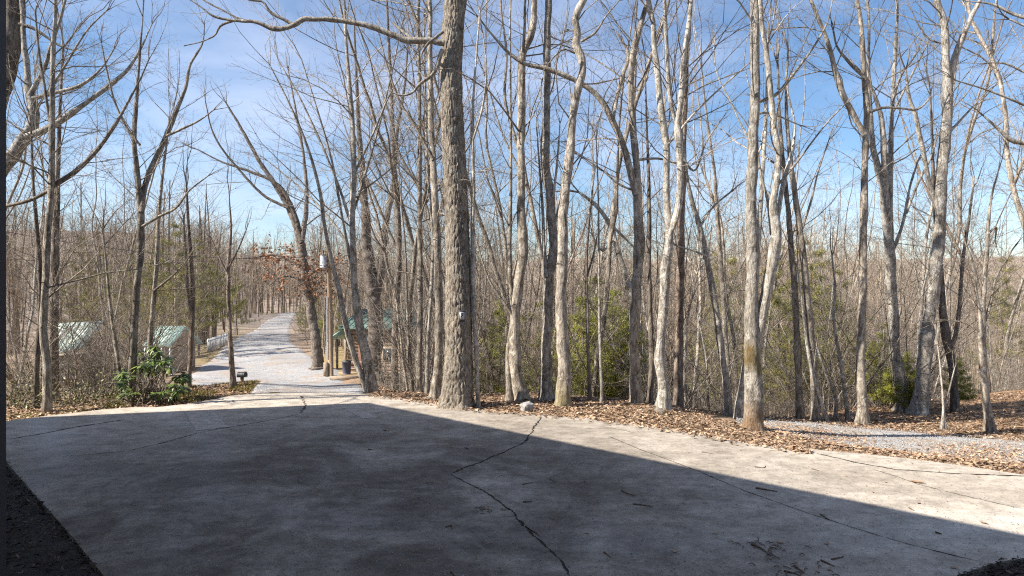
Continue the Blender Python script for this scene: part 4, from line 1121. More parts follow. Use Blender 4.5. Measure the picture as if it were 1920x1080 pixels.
VAR = []
specs = [(11, 13, .048, 1, 1.9, 'hi'), (12, 15, .065, 2, 1.6, 'hi'), (13, 16, .075, 1, 1.6, 'hi'), (14, 11, .036, 0, 2.6, 'low'), (15, 14, .055, 2, 1.6, 'hi'), (16, 17, .09, 2, 1.5, 'hi'),
         (17, 8, .024, 0, 3.4, 'low'), (18, 9, .030, 1, 3.0, 'low'), (19, 15, .055, 0, 2.0, 'hi'), (20, 12, .042, 1, 2.4, 'low')]
mats = [M_PALE, M_TAN, M_TAN, M_PALE, M_RED, M_TAN, M_TAN, M_PALE, M_DARK, M_TAN]
for i, s in enumerate(specs):
    tr, cr = make_variant(*s)
    VAR.append((tr.mesh('trunk', mats[i]), cr.mesh('crown', M_TWIG if i % 2 else M_TWIGB)))

ADJ = ['slim pale', 'tall tan forked', 'tall tan', 'thin pale low branched', 'reddish brown', 'stout grey tan', 'spindly', 'small pale twiggy', 'dark straight', 'light tan']
BACK = [  # zone: where, px range, depth range, count
 ('down the slope beyond the leaf bank', 880, 1470, 14.5, 50, 84),
 ('in the woods behind the gravel path', 1470, 2120, 15, 48, 78),
 ('in the woods around the green roofed houses', -220, 340, 16, 50, 30),
 ('in the woods beside the log cabin', 600, 880, 18, 62, 60),
 ('along the far gravel road', 200, 700, 58, 130, 48),
]
def clear_site(x, y, px):
    if on_road([x], [y], 1.0)[0]: return False
    if 640 < px < 760 and y < 52: return y > 50 or px > 745     # keep the cabin in sight
    if 85 < px < 175 and y < 42: return False                    # faded roof
    if 285 < px < 372 and y < 54: return False                   # porch
    if 345 < px < 640 and y < 56: return False
    if px > 1720 and y < 19: return False
    return True
rngB = np.random.default_rng(77)
occupied = []
vuse = 0
for (where, a, b, d0, d1, cnt) in BACK:
    made = 0; tries = 0
    while made < cnt and tries < 4000:
        tries += 1
        px = rngB.uniform(a, b); d = d0 + (d1 - d0) * rngB.random() ** 1.3
        x = (px - 960) / F * d
        if not clear_site(x, d, px): continue
        if any((x - q[0]) ** 2 + (d - q[1]) ** 2 < 0.8 for q in occupied): continue
        occupied.append((x, d))
        vi = int(rngB.integers(0, len(VAR)))
        s = rngB.uniform(0.75, 1.15)
        loc = (x, d, tz1(x, d) - 0.05); rz = rngB.uniform(0, 2 * math.pi)
        if d > 45:      # too far to tell trunk from crown: still two children, shared meshes
            s *= 1.1
        r = empty('bare_tree', loc, rz)
        r.scale = (s, s, s * rngB.uniform(0.9, 1.1))
        r.rotation_euler = (rngB.normal(0, 0.04), rngB.normal(0, 0.04), rz)
        tag(r, ADJ[vi] + ' bare tree ' + where, 'tree', ADJ[vi] + ' bare trees ' + where)
        link_mesh('trunk', VAR[vi][0], r); link_mesh('crown', VAR[vi][1], r)
        made += 1

# bare shrubs of the understorey
def make_shrub(seed, h, stems, dens):
    rng = np.random.default_rng(seed)
    mb = MB()
    for _ in range(stems):
        a = rng.uniform(0, 2 * math.pi); t = rng.uniform(0.1, 0.65)
        P, R = grow_branch(rng, np.array([rng.normal(0, 0.1), rng.normal(0, 0.1), -0.1]), np.array([math.cos(a) * math.sin(t), math.sin(a) * math.sin(t), math.cos(t)]), h * rng.uniform(0.6, 1.1), 0.006 * h ** 0.5, 7, 0.16, 0.02)
        mb.tube(P, R, 4)
        ramify(mb, rng, P, R, 1, 2, dens * 1.6, 0.55, 0.0, 0.22, 0.1, rmin=0.0022, lmax=1.2)
    return mb
SHR = [make_shrub(31, 2.2, 9, 4.0).mesh('bare_shrub', M_TWIG), make_shrub(32, 3.2, 8, 3.0).mesh('bare_shrub', M_TWIGB), make_shrub(33, 1.4, 12, 5.0).mesh('bare_shrub', M_TWIG), make_shrub(34, 4.2, 6, 2.6).mesh('bare_shrub', M_TWIG)]
SADJ = ['dense waist high', 'tall brown', 'low bristly', 'tall thin stemmed']
SHZ = [
 ('in the thicket below the left slab edge', 20, 335, 12.0, 26, 46),
 ('on the slope beyond the leaf bank', 720, 1480, 13.5, 32, 100),
 ('in the woods along the gravel path', 1480, 2050, 13.0, 32, 95),
 ('beside the far gravel road', 150, 640, 55, 110, 45),
]
for (where, a, b, d0, d1, cnt) in SHZ:
    made = 0; tries = 0
    while made < cnt and tries < 3000:
        tries += 1
        px = rngB.uniform(a, b); d = d0 + (d1 - d0) * rngB.random() ** 1.2
        x = (px - 960) / F * d
        if on_road([x], [d], 0.8)[0] or on_path([x], [d], 0.8)[0]: continue
        if 1480 < px and d < 14 or px > 1710 and d < 21: continue
        if 205 < px < 365 and d < 14 or 95 < px < 170 and d < 30 and rngB.random() < 0.7 or 285 < px < 372 and rngB.random() < 0.7: continue
        si = int(rngB.integers(0, 4)); o = link_mesh('bare_shrub', SHR[si])
        s = rngB.uniform(0.7, 1.3) * (1.6 if d > 50 else 1)
        o.location = (x, d, tz1(x, d) - 0.03); o.scale = (s, s, s); o.rotation_euler = (0, 0, rngB.uniform(0, 6.28))
        tag(o, SADJ[si] + ' bare bush ' + where, 'bush', SADJ[si] + ' bare bushes ' + where)
        made += 1

# ------------------------------------------------------------------ evergreens
def make_pine(seed, h, dense, needle):
    rng = np.random.default_rng(seed)
    tr, nd = MB(), []
    P, R = grow_branch(rng, np.array([0, 0, -0.3]), np.array([0, 0, 1.0]), h + 0.3, 0.012 * h, 10, 0.03, 0.1, 0.1)
    tr.tube(P, R, 6)
    z = h * 0.18
    tufts = []
    while z < h * 0.97:
        k = rng.integers(4, 7)
        ln = (h - z) * 0.38 + 0.25
        for q in range(k):
            if rng.random() < 0.22: continue
            a = rng.uniform(0, 2 * math.pi); l = ln * rng.uniform(0.6, 1.15)
            p0 = np.array([np.interp(z, P[:, 2], P[:, 0]), np.interp(z, P[:, 2], P[:, 1]), z])
            B, Rb = grow_branch(rng, p0, unit(np.array([math.cos(a), math.sin(a), rng.uniform(0.05, 0.5)])), l, 0.01 + 0.004 * l, 5, 0.1, 0.03)
            tr.tube(B, Rb, 3)
            for t in np.arange(0.25, 1.0, 0.085 / max(l, 0.3)):
                i = min(4, int(t * 5)); c = B[i] + (B[i + 1] - B[i]) * (t * 5 - i)
                for _ in range(1 + int(dense)):
                    tufts.append(c + rng.normal(0, 0.05 + 0.035 * l, 3) * np.array([1, 1, 0.6]))
        z += h * rng.uniform(0.055, 0.085)
    tufts = np.array(tufts)
    m = 14
    C = np.repeat(tufts, m, axis=0) ; n = len(C)
    D = rng.normal(0, 1, (n, 3)) + np.array([0, 0, 0.35]); D /= np.linalg.norm(D, axis=1)[:, None]
    S = np.cross(D, rng.normal(0, 1, (n, 3))); S /= np.linalg.norm(S, axis=1)[:, None]
    C = C + rng.normal(0, 0.035, C.shape); L = rng.uniform(0.09, 0.18, n)[:, None]; w = 0.008
    V = np.stack([C - S * w, C + S * w, C + D * L], axis=1).reshape(-1, 3)
    nm = MB(); nm.add(V, np.arange(3 * n).reshape(-1, 3))
    return tr.mesh('trunk', M_TAN), nm.mesh('foliage', needle, smooth=False)
PINES = [make_pine(41, 3.2, 2, M_NEEDLE), make_pine(42, 5.0, 1.6, M_NEEDLE), make_pine(43, 8.0, 1.5, M_NEEDLED), make_pine(44, 6.5, 1.4, M_NEEDLED), make_pine(45, 1.8, 3, M_NEEDLE)]
def pine(px, top_py, d, vi, label, group=None, name='pine_tree'):
    x = (px - 960) / F * d
    g = tz1(x, d)
    hh = [3.2, 5.0, 8.0, 6.5, 1.8][vi]
    want = (H - (top_py - 540) / F * d) - g
    s = want / hh
    r = empty(name, (x, d, g), rngB.uniform(0, 6.28))
    r.scale = (s, s, s)
    tag(r, label, 'pine tree', group)
    link_mesh('trunk', PINES[vi][0], r); link_mesh('foliage', PINES[vi][1], r)
G1 = 'young pines on the slope beyond the leaf bank'
for px, ty, d, vi, lab in ((932, 575, 15.5, 1, 'bright young pine between the big oak and the twin stemmed tree'), (955, 550, 19, 1, 'taller young pine directly behind the twin stemmed tree'), (1092, 550, 15.5, 1, 'bright young pine just right of the sinuous tan tree'), (1118, 510, 18, 1, 'tallest bright pine behind the thin saplings right of the sinuous tree'), (1150, 535, 16, 1, 'bushy young pine midway between sinuous tree and rough barked fork'), (1168, 590, 15, 0, 'shortest young pine close left of the rough barked fork'), (1060, 600, 22, 1, 'young pine hidden behind the sinuous tan tree'), (1010, 560, 30, 3, 'dim olive pine behind the kinked pale grey tree'), (1175, 500, 34, 3, 'more distant dark pine rising behind the rough barked fork')):
    pine(px, ty, d, vi, lab, G1)
G2 = 'olive green pines right of the mossy double trunk'
for px, ty, d, vi, lab in ((1462, 460, 20, 2, 'olive pine directly right of the mossy double trunk'), (1500, 445, 24, 2, 'distant olive pine behind the first mottled tree'), (1545, 465, 22, 2, 'olive pine behind the leaning white sapling by the path start'), (1575, 500, 19, 3, 'olive pine left of the dark straight tree by the path'), (1480, 590, 16.5, 3, 'low olive pine at the foot of the first mottled tree'), (1540, 610, 16, 3, 'low olive pine behind the dog-leg sapling'), (1380, 480, 40, 2, 'far olive pine just left of the mossy double trunk'), (1340, 470, 48, 2, 'farthest olive pine behind the white barked leaning tree')):
    pine(px, ty, d, vi, lab, G2)
G3 = 'dark evergreens at the foot of the two pale right trunks'
for px, ty, d, vi, lab in ((1640, 640, 15.5, 0, 'low dark evergreen left of the three stemmed pale tree'), (1662, 600, 17, 1, 'taller dark evergreen behind the three stemmed pale tree'), (1702, 660, 15.0, 0, 'dark evergreen between the two pale right trunks'), (1680, 690, 14.4, 4, 'tiny dark evergreen at the foot of the three stemmed pale tree'), (1718, 715, 14.2, 4, 'tiny dark evergreen at the foot of the thickest right trunk')):
    pine(px, ty, d, vi, lab, G3)
pine(1797, 668, 14.5, 0, 'bright green little pine on the right leaf slope')
pine(1895, 480, 34, 2, 'dark evergreen at the right picture edge below the skyline')
G4 = 'olive pines above the green roofed houses'
for px, ty, d, vi, lab in ((330, 415, 58, 2, 'olive pine right above the white porch house roof'), (372, 445, 62, 2, 'olive pine uphill between porch house and verge tree'), (250, 455, 60, 3, 'olive pine above the forked tree left of the porch house'), (190, 470, 62, 3, 'olive pine uphill of the young leaning tree'), (400, 470, 75, 3, 'olive pine above the white picket railing'), (150, 440, 70, 2, 'olive pine above the faded green roof'), (445, 510, 85, 3, 'olive pine uphill along the left side of the far road'), (300, 440, 66, 2, 'olive pine behind the slender straight tree by the glossy shrub')):
    pine(px, ty, d, vi, lab, G4)
G5 = 'evergreens on the right side of the far road'
for px, ty, d, vi in ((573, 560, 80, 3), (590, 540, 75, 3), (628, 560, 66, 3), (560, 575, 110, 3), (610, 580, 70, 1)):
    pine(px, ty, d, vi, 'evergreen beside the right edge of the far gravel road', G5)
G6 = 'green bushes at the far end of the road'
for px, ty, d, vi in ((510, 572, 150, 3), (490, 580, 150, 3), (532, 570, 165, 3)):
    pine(px, ty, d, vi, 'dark evergreen at the far bend of the gravel road', G6)

# ---- rhododendron with drooping leaf rosettes
def rhododendron():
    rng = np.random.default_rng(51)
    d = 11.4; bx = (285 - 960) / F * d
    g = tz1(bx, d)
    root = empty('rhododendron', (bx, d, g))
    tag(root, 'glossy dark green shrub with drooping leaves at the left slab edge', 'shrub')
    st = MB(); V = []
    def px2(px, py, dd=0):
        return ray(px, py, d + dd) - np.array([bx, d, g])
    tips = []
    for _ in range(64):
        px = rng.uniform(222, 350); 
        lo = 655 if 255 < px < 325 else 690
        tips.append(px2(px, rng.uniform(lo, 748), rng.uniform(-0.6, 1.4)))
    for _ in range(10):
        tips.append(px2(rng.uniform(262, 315), rng.uniform(648, 690), rng.uniform(-0.3, 0.5)))
    for tp in tips:
        b0 = np.array([rng.normal(0, 0.2), rng.normal(0, 0.2), -0.05])
        midp = (b0 + tp) / 2 + rng.normal(0, 0.1, 3)
        st.tube(np.array([b0, midp, tp]), [0.012, 0.009, 0.005], 4)
        for k in range(12):
            a = k / 12 * 2 * math.pi  + rng.uniform(-0.3, 0.3)
            el = rng.uniform(-0.9, 0.25)
            dr = np.array([math.cos(a) * math.cos(el), math.sin(a) * math.cos(el), math.sin(el)])
            sd = unit(np.cross(dr, np.array([0, 0, 1]))); L = rng.uniform(0.11, 0.19); w = L * 0.16
            m1 = tp + dr * L * 0.5; t2 = tp + dr * L + np.array([0, 0, -0.03])
            V.append([tp, m1 + sd * w - np.array([0, 0, w * 0.4]), t2, m1 - sd * w - np.array([0, 0, w * 0.4]), m1])
    st.build('stem', M_TWIGB, root)
    n = len(V); i = np.arange(n)[:, None] * 5
    lm = MB(); lm.add(np.array(V).reshape(-1, 3), np.concatenate([i + np.array([[0, 1, 4]]), i + np.array([[1, 2, 4]]), i + np.array([[2, 3, 4]]), i + np.array([[3, 0, 4]])]))
    lm.build('foliage', M_RHODO, root, smooth=True)
rhododendron()
def leafy_bush(px, d, w, h, n, label, mat, seed):
    rng = np.random.default_rng(seed)
    bx = (px - 960) / F * d; g = tz1(bx, d)
    root = empty('leafy_bush', (bx, d, g)); tag(root, label, 'bush')
    st = MB(); C = []
    for _ in range(22):
        tp = np.array([rng.normal(0, w * 0.4), rng.normal(0, w * 0.3), rng.uniform(0.3, 1) * h])
        P, R = grow_branch(rng, np.array([rng.normal(0, 0.1), 0, -0.05]), unit(tp), np.linalg.norm(tp), 0.008, 5, 0.15, 0.02)
        st.tube(P, R, 3)
        for q in P[2:]:
            C.append(q + rng.normal(0, 0.13, (n, 3)))
    C = np.concatenate(C); k = len(C)
    D = rng.normal(0, 1, (k, 3)); D /= np.linalg.norm(D, axis=1)[:, None]
    S = np.cross(D, rng.normal(0, 1, (k, 3))); S /= np.linalg.norm(S, axis=1)[:, None]
    L = rng.uniform(0.018, 0.035, k)[:, None]
    V = np.stack([C - D * L, C + S * L * 0.45, C + D * L, C - S * L * 0.45], axis=1).reshape(-1, 3)
    st.build('stem', M_TWIGB, root)
    m = MB(); m.add(V, np.arange(4 * k).reshape(-1, 4)); m.build('foliage', mat, root, smooth=False)
leafy_bush(40, 11.2, 0.9, 0.7, 7, 'small leaved green bush behind the slab at the far left edge', M_BUSH, 61)
leafy_bush(150, 12.0, 0.9, 0.5, 5, 'low yellow green bush between the brown trunk and the forked tree', M_BUSH, 62)
leafy_bush(120, 11.0, 0.8, 0.4, 4, 'small leaved ground bush at the foot of the brown trunked tree', M_BUSH, 63)
leafy_bush(205, 11.0, 0.7, 0.3, 5, 'sparse low bush at the slab edge left of the forked tree', M_BUSH, 64)

# withered oak leaves hanging on the road oak (its own leaves, a part of that tree)
def oak_leaves():
    oakr = [o for o in COL.objects if o.get('label', '').startswith('large dark oak leaning')][0]
    rng = np.random.default_rng(71)
    d = oakr.location.y
    org = np.array(oakr.location)
    C = []
    tw = MB()
    for cx, cy, sx, sy, n in ((530, 482, 34, 10, 30), (545, 518, 30, 12, 34), (622, 498, 24, 12, 22), (608, 545, 20, 10, 18), (495, 484, 16, 5, 10), (575, 545, 12, 10, 8)):
        for _ in range(n):
            px = rng.normal(cx, sx); py = rng.normal(cy, sy); dd = d + rng.normal(-0.5, 1.3)
            p = np.array([(px - 960) / F * dd, dd, H - (py - 540) / F * dd]) - org
            P, R = grow_branch(rng, p, unit(np.array([rng.normal(), rng.normal(), rng.normal() * 0.4])), 1.3, 0.02, 5, 0.2, 0.0)
            tw.tube(P, R, 3)
            for q in P[1:]:
                C.append(q + rng.normal(0, 0.11, (int(rng.integers(1, 4)), 3)))
    C = np.concatenate(C); k = len(C)
    D = rng.normal(0, 1, (k, 3)); D /= np.linalg.norm(D, axis=1)[:, None]
    S = np.cross(D, rng.normal(0, 1, (k, 3))); S /= np.linalg.norm(S, axis=1)[:, None]
    L = rng.uniform(0.09, 0.15, k)[:, None]
    V = np.stack([C - D * L, C + S * L * 0.5, C + D * L, C - S * L * 0.5], axis=1).reshape(-1, 3)
    m = MB(); m.add(V, np.arange(4 * k).reshape(-1, 4)); m.build('withered_foliage', M_OAKLEAF, oakr, smooth=False)
    tag(tw.build('leafy_twigs', M_TWIGB, oakr), kind='stuff')
oak_leaves()

# ------------------------------------------------------------------ wooded hills far off: one mass
def far_woods():
    rng = np.random.default_rng(81)
    base = []
    for v in range(12):
        thin = 0.42 if v < 6 else 1.0
        r_ = np.random.default_rng(300 + v)
        P, R = grow_branch(r_, np.array([0, 0, -0.05]), np.array([0, 0, 1.0]), 1.0, 0.011, 4, 0.05, 0.1, 0.2)
        tri = []
        def blade(p, d, l, w):
            sd = unit(np.cross(d, r_.normal(0, 1, 3))) * w
            m_ = p + d * l * 0.5 + r_.normal(0, l * 0.06, 3)
            e = p + unit(d + np.array([0, 0, 0.25])) * l
            if l < 0.13:
                tri.append([p - sd, p + sd, e])
            else:
                tri.append([p - sd, p + sd, m_ + sd * 0.75]); tri.append([p - sd, m_ + sd * 0.75, m_ - sd * 0.75]); tri.append([m_ - sd * 0.75, m_ + sd * 0.75, e])
            return m_, e
        for q in range(4):
            for k in range(2):
                sd = unit(np.cross(P[q + 1] - P[q], np.array([[1, 0.2, 0], [0.1, 1, 0]][k]))) 
                tri.append([P[q] - sd * R[q], P[q] + sd * R[q], P[q + 1] + sd * R[q + 1]]); tri.append([P[q] - sd * R[q], P[q + 1] + sd * R[q + 1], P[q + 1] - sd * R[q + 1]])
        for _ in range(22):
            t = r_.uniform(0.25, 0.97); i = min(3, int(t * 4)); p = P[i] + (P[i + 1] - P[i]) * (t * 4 - i)
            d = side_dir(r_, np.array([0, 0, 1.0]), r_.uniform(0.4, 1.1)); l = r_.uniform(0.14, 0.36)
            m_, e = blade(p, d, l, 0.0030 * thin)
            for _ in range(4):
                b0 = m_ + (e - m_) * r_.uniform(-0.6, 1)
                blade(b0, side_dir(r_, d, r_.uniform(0.4, 0.9)), r_.uniform(0.06, 0.16), 0.0019 * thin)
        V = np.array(tri).reshape(-1, 3); L = np.arange(len(V)).reshape(-1, 3)
        base.append((V, L))
    out = MB()
    cnt = 0
    while cnt < 3500:
        px = rng.uniform(-300, 2220); d = 52 * (400 / 52) ** rng.random()
        x = (px - 960) / F * d
        if on_road([x], [d], 2.5)[0]: continue
        if px < 700 and d < 66: continue
        if cnt % 20 == 0: px = rng.uniform(470, 630); d = rng.uniform(166, 260); x = (px - 960) / F * d
        V, L = base[rng.integers(0, 6) + (6 if d > 140 else 0)]
        h = (rng.uniform(10, 17) if d < 125 else rng.uniform(7, 12)) if px > 700 else rng.uniform(8, 17)
        h *= 0.85 + 0.3 * math.sin(x * 0.09 + 2 * math.sin(d * 0.05)); a = rng.uniform(0, 6.28)
        ca, sa = math.cos(a), math.sin(a)
        W = np.stack([V[:, 0] * ca - V[:, 1] * sa, V[:, 0] * sa + V[:, 1] * ca, V[:, 2]], axis=1) * np.array([h * 1.15, h * 1.15, h])
        out.add(W + np.array([x, d, tz1(x, d)]), L)
        cnt += 1
    tag(out.build('distant_woods', M_FARTWIG, smooth=False), kind='stuff')
far_woods()

# ------------------------------------------------------------------ leaf litter, gravel stones, grass
def litter():
    rng = np.random.default_rng(91)
    n = 150000
    px = rng.uniform(650, 2060, n); d = rng.uniform(6.6, 18, n) 
    x = (px - 960) / F * d
    clump = 0.5 + 0.5 * np.sin(x * 2.3 + 1.3 * np.sin(d * 3.1)) * np.sin(d * 2.9 + np.sin(x * 3.7))
    keep = (rng.random(n) < 0.35 + 0.65 * clump) & ~in_poly(x, d, SLAB) & ~on_path(x, d, -0.05) & ~on_road(x, d, 0.0) & (rng.random(n) < np.clip(1.6 - d / 14, 0.25, 1))
    slabneg = ~in_poly(x * 0.985, d * 0.985 - 0.05, SLAB) | (rng.random(n) < 0.5)
    k = keep & slabneg
    x, d = x[k], d[k]
    quads(x, d, tz(x, d) + 0.012, rng, 0.03, 0.075, 0.62, 'leaf_litter', M_LEAF, 0.022)
    # leaves strewn over the path and along the path's near edge
    n = 2600
    px = rng.uniform(1400, 2060, n); d = np.interp(px, PP, PA) + np.abs(rng.normal(0, 0.28, n))
    x = (px - 960) / F * d
    quads(x, d, tz(x, d) + 0.045, rng, 0.03, 0.07, 0.6, 'leaf_litter', M_LEAF, 0.012)
    n = 4500
    px = rng.uniform(1420, 2060, n); f_ = np.clip(rng.normal(0.45, 0.16, n), 0, 1); d = np.interp(px, PP, PA) * (1 - f_) + np.interp(px, PP, PB) * f_
    k = rng.random(n) < 0.15 + 0.85 * (0.5 + 0.5 * np.sin(px * 0.021 + 0.6)) ** 1.5; px, d = px[k], d[k]
    x = (px - 960) / F * d
    quads(x, d, tz(x, d) + 0.04, rng, 0.025, 0.06, 0.6, 'leaf_litter', M_LEAF, 0.01)
    # a thin scatter blown on to the slab margin
    n = 900
    e = np.array([slab_pt(*p) for p in [(700, 741), (830, 759), (900, 769), (1000, 775), (1100, 783), (1200, 796), (1300, 811), (1380, 823), (1450, 836), (1520, 845)]])
    t = rng.uniform(0, len(e) - 1.001, n); i = t.astype(int); f = (t - i)[:, None]
    p = e[i] * (1 - f) + e[i + 1] * f
    off = np.abs(rng.normal(0, 0.12, n))[:, None] * unit(np.array([-0.35, -1.0]))
    p = p + off
    quads(p[:, 0], p[:, 1], np.full(n, 0.008), rng, 0.03, 0.08, 0.6, 'leaf_litter', M_LEAF, 0.012)
    # broken leaves and twig crumbs worked into the litter
    n = 26000
    px = rng.uniform(650, 2060, n); d = rng.uniform(6.8, 13, n); x = (px - 960) / F * d
    k = ~in_poly(x, d, SLAB) & ~on_path(x, d, -0.1) & ~on_road(x, d, 0.0); x, d = x[k], d[k]
    quads(x, d, tz(x, d) + 0.02, rng, 0.03, 0.13, 0.07, 'litter_twigs', M_BIT, 0.02)
    # grit, crumbs and bits of leaf on the slab, thicker along its far edge
    n = 7000
    px = rng.uniform(-40, 1960, n); py = 738 + 345 * rng.random(n) ** 1.5
    d = H * F / (py - 540); x = (px - 960) / F * d
    k = in_poly(x, d, SLAB); x, d = x[k], d[k]
    quads(x, d, np.full(len(x), 0.004), rng, 0.005, 0.020, 0.5, 'slab_grit', M_STICK, 0.003, 0.1, 0.15)
    n = 2600
    px = rng.uniform(-40, 1960, n); py = 738 + 345 * rng.random(n)
    d = H * F / (py - 540); x = (px - 960) / F * d
    k = in_poly(x, d, SLAB); x, d = x[k], d[k]
    quads(x, d, np.full(len(x), 0.004), rng, 0.005, 0.022, 0.5, 'slab_grit', M_GRAVEL, 0.004, 0.1, 0.2)
    # left verge
    n = 26000
    px = rng.uniform(-60, 560, n); d = rng.uniform(9.6, 17, n); x = (px - 960) / F * d
    k = ~in_poly(x, d, SLAB) & ~on_road(x, d, 0.0)
    quads(x[k], d[k], tz(x[k], d[k]) + 0.01, rng, 0.03, 0.08, 0.6, 'leaf_litter', M_LEAF, 0.02)
    # short grass and moss tufts on the verge
    n = 30000
    px = rng.uniform(200, 560, n); d = rng.uniform(10.4, 15, n); x = (px - 960) / F * d
    pat = np.sin(x * 3.1 + 1) * np.sin(d * 2.7 + x) > 0.0
    k = ~in_poly(x, d, SLAB) & ~on_road(x, d, 0.0) & pat
    x, d = x[k], d[k]; m = len(x)
    z = tz(x, d)
    a = rng.uniform(0, 6.28, m); h = rng.uniform(0.03, 0.09, m); w = 0.006
    B = np.stack([x, d, z], axis=1); s = np.stack([np.cos(a), np.sin(a), np.zeros(m)], axis=1) * w
    tip = B + np.stack([rng.normal(0, 0.025, m), rng.normal(0, 0.025, m), h], axis=1)
    V = np.stack([B - s, B + s, tip], axis=1).reshape(-1, 3)
    mb = MB(); mb.add(V, np.arange(3 * m).reshape(-1, 3)); tag(mb.build('grass', M_GRASS, smooth=False), kind='stuff')
    # loose stones on the path
    n = 9000
    px = rng.uniform(1380, 2060, n); s_ = rng.random(n)
    d = np.interp(px, PP, PA) * (1 - s_) + np.interp(px, PP, PB) * s_; x = (px - 960) / F * d
    z = tz(x, d) + 0.04
    r = rng.uniform(0.004, 0.012, n)
    oc = np.array([[1, 0, 0], [0, 1, 0], [-1, 0, 0], [0, -1, 0], [0, 0, 0.8], [0, 0, -0.6]], float)
    V = (np.stack([x, d, z], axis=1)[:, None, :] + oc[None] * r[:, None, None] * rng.uniform(0.6, 1.3, (n, 6, 1))).reshape(-1, 3)
    fc = np.array([[0, 1, 4], [1, 2, 4], [2, 3, 4], [3, 0, 4], [1, 0, 5], [2, 1, 5], [3, 2, 5], [0, 3, 5]])
    mb = MB(); mb.add(V, (np.arange(n)[:, None, None] * 6 + fc[None]).reshape(-1, 3))
    tag(mb.build('gravel', M_GRAVEL, smooth=False), kind='stuff')
M_GRAVEL = plain('loose_gravel', (0.36, 0.35, 0.335), 0.9, 0.2, 0.1, 20, island=[(0, (0.55, 0.55, 0.57)), (1, (1.3, 1.3, 1.28))])
litter()

# ------------------------------------------------------------------ small things
def rock(name, px, py, w, h, label, cat, mat, seed, d0):
    rng = np.random.default_rng(seed)
    d = ground_hit(px, py, d0)
    x = (px - 960) / F * d; g = tz1(x, d)
    import bmesh
    bm = bmesh.new(); bmesh.ops.create_icosphere(bm, subdivisions=3, radius=1)
    for v in bm.verts:
        c = v.co.copy()
        c = Vector([math.copysign(abs(q) ** 0.55, q) for q in c])
        nn = mnoise.noise(c * 1.7 + Vector((seed, 0, 0))) * 0.22 + mnoise.noise(c * 5 + Vector((0, seed, 0))) * 0.06
        v.co = c * (1 + nn)
        v.co.x *= w / 2.2; v.co.y *= w / 2.4; v.co.z *= h / 2.1
    me = bpy.data.meshes.new(name); bm.to_mesh(me); bm.free(); me.materials.append(mat)
    o = link_mesh(name, me); o.location = (x, d, g + h * 0.38); o.rotation_euler = (0.1, -0.12, 0.5)
    tag(o, label, cat)
rock('rock', 988, 772, 0.21, 0.17, 'grey block-shaped rock on the leaves at the slab edge', 'rock', M_ROCK, 3, 10.4)

def cut_log():
    d = ground_hit(1246, 782, 10.2); x = (1246 - 960) / F * d; g = tz1(x, d)
    t = empty('cut_log', (x, d, g + 0.045), rad(12)); tag(t, 'short cut log lying with its pale round end showing below the V tree', 'log')
    m = MB(); m.tube([(0, 0, 0), (0.02, 0.2, 0.01), (0.03, 0.4, 0.0)], [0.05, 0.052, 0.048], 14, cap=True); m.build('bark', M_TAN, t, smooth=False)
    m = MB(); m.tube([(0, -0.004, 0), (0, -0.001, 0)], [0.046, 0.046], 14, cap=True); m.build('cut_end', M_CUTWOOD, t, smooth=False)
cut_log()

def bent_stick(name, pts, r, label, cat, group=None, mat=M_STICK, z=0.0):
    P = np.array([list(slab_pt(*p)) + [r + z] for p in pts]); org = P.mean(axis=0); org[2] = 0
    m = MB(); Q, R = smooth_path(P - org, np.full(len(P), r), 0.03)
    rng = np.random.default_rng(int(abs(org[0] * 1000)) + 5)
    R = R * np.linspace(1.1, 0.5, len(R)); Q[:, :2] += np.cumsum(rng.normal(0, r * 0.35, (len(Q), 2)), axis=0)
    m.tube(Q, R, 6, cap=True)
    o = m.build(name, mat, loc=tuple(org))
    tag(o, label, cat, group)
GS = 'fallen twigs strewn over the slab'
TWIG_LAB = 'small dark fallen twig lying on the concrete'
for pts, r in (([(1418, 916), (1440, 920), (1458, 923)], .008), ([(1410, 1022), (1432, 1030), (1446, 1040)], .009), ([(1538, 965), (1555, 975)], .006), ([(1186, 946), (1210, 949), (1222, 951)], .006),
               ([(1165, 920), (1178, 927), (1190, 931)], .006), ([(1132, 1036), (1144, 1046)], .005), ([(1540, 1052), (1556, 1060), (1565, 1064)], .007), ([(1558, 1050), (1580, 1045)], .006),
               ([(981, 942), (998, 942)], .007), ([(980, 909), (1000, 905)], .005), ([(1754, 1000), (1768, 1003)], .008), ([(1415, 876), (1430, 878), (1434, 874)], .005), ([(1522, 880), (1535, 883)], .005),
               ([(1704, 953), (1712, 958)], .006), ([(1316, 848), (1340, 852)], .005), ([(835, 989), (846, 986), (848, 992)], .005), ([(1040, 903), (1030, 898)], .005), ([(1095, 903), (1100, 908)], .005),
               ([(1490, 1062), (1508, 1075)], .007), ([(1470, 1072), (1500, 1080)], .006), ([(845, 1074), (855, 1082)], .006), ([(872, 840), (880, 842)], .006), ([(720, 807), (728, 809)], .006), ([(690, 843), (698, 844)], .006)):
    bent_stick('twig', pts, r, TWIG_LAB, 'twig', GS)

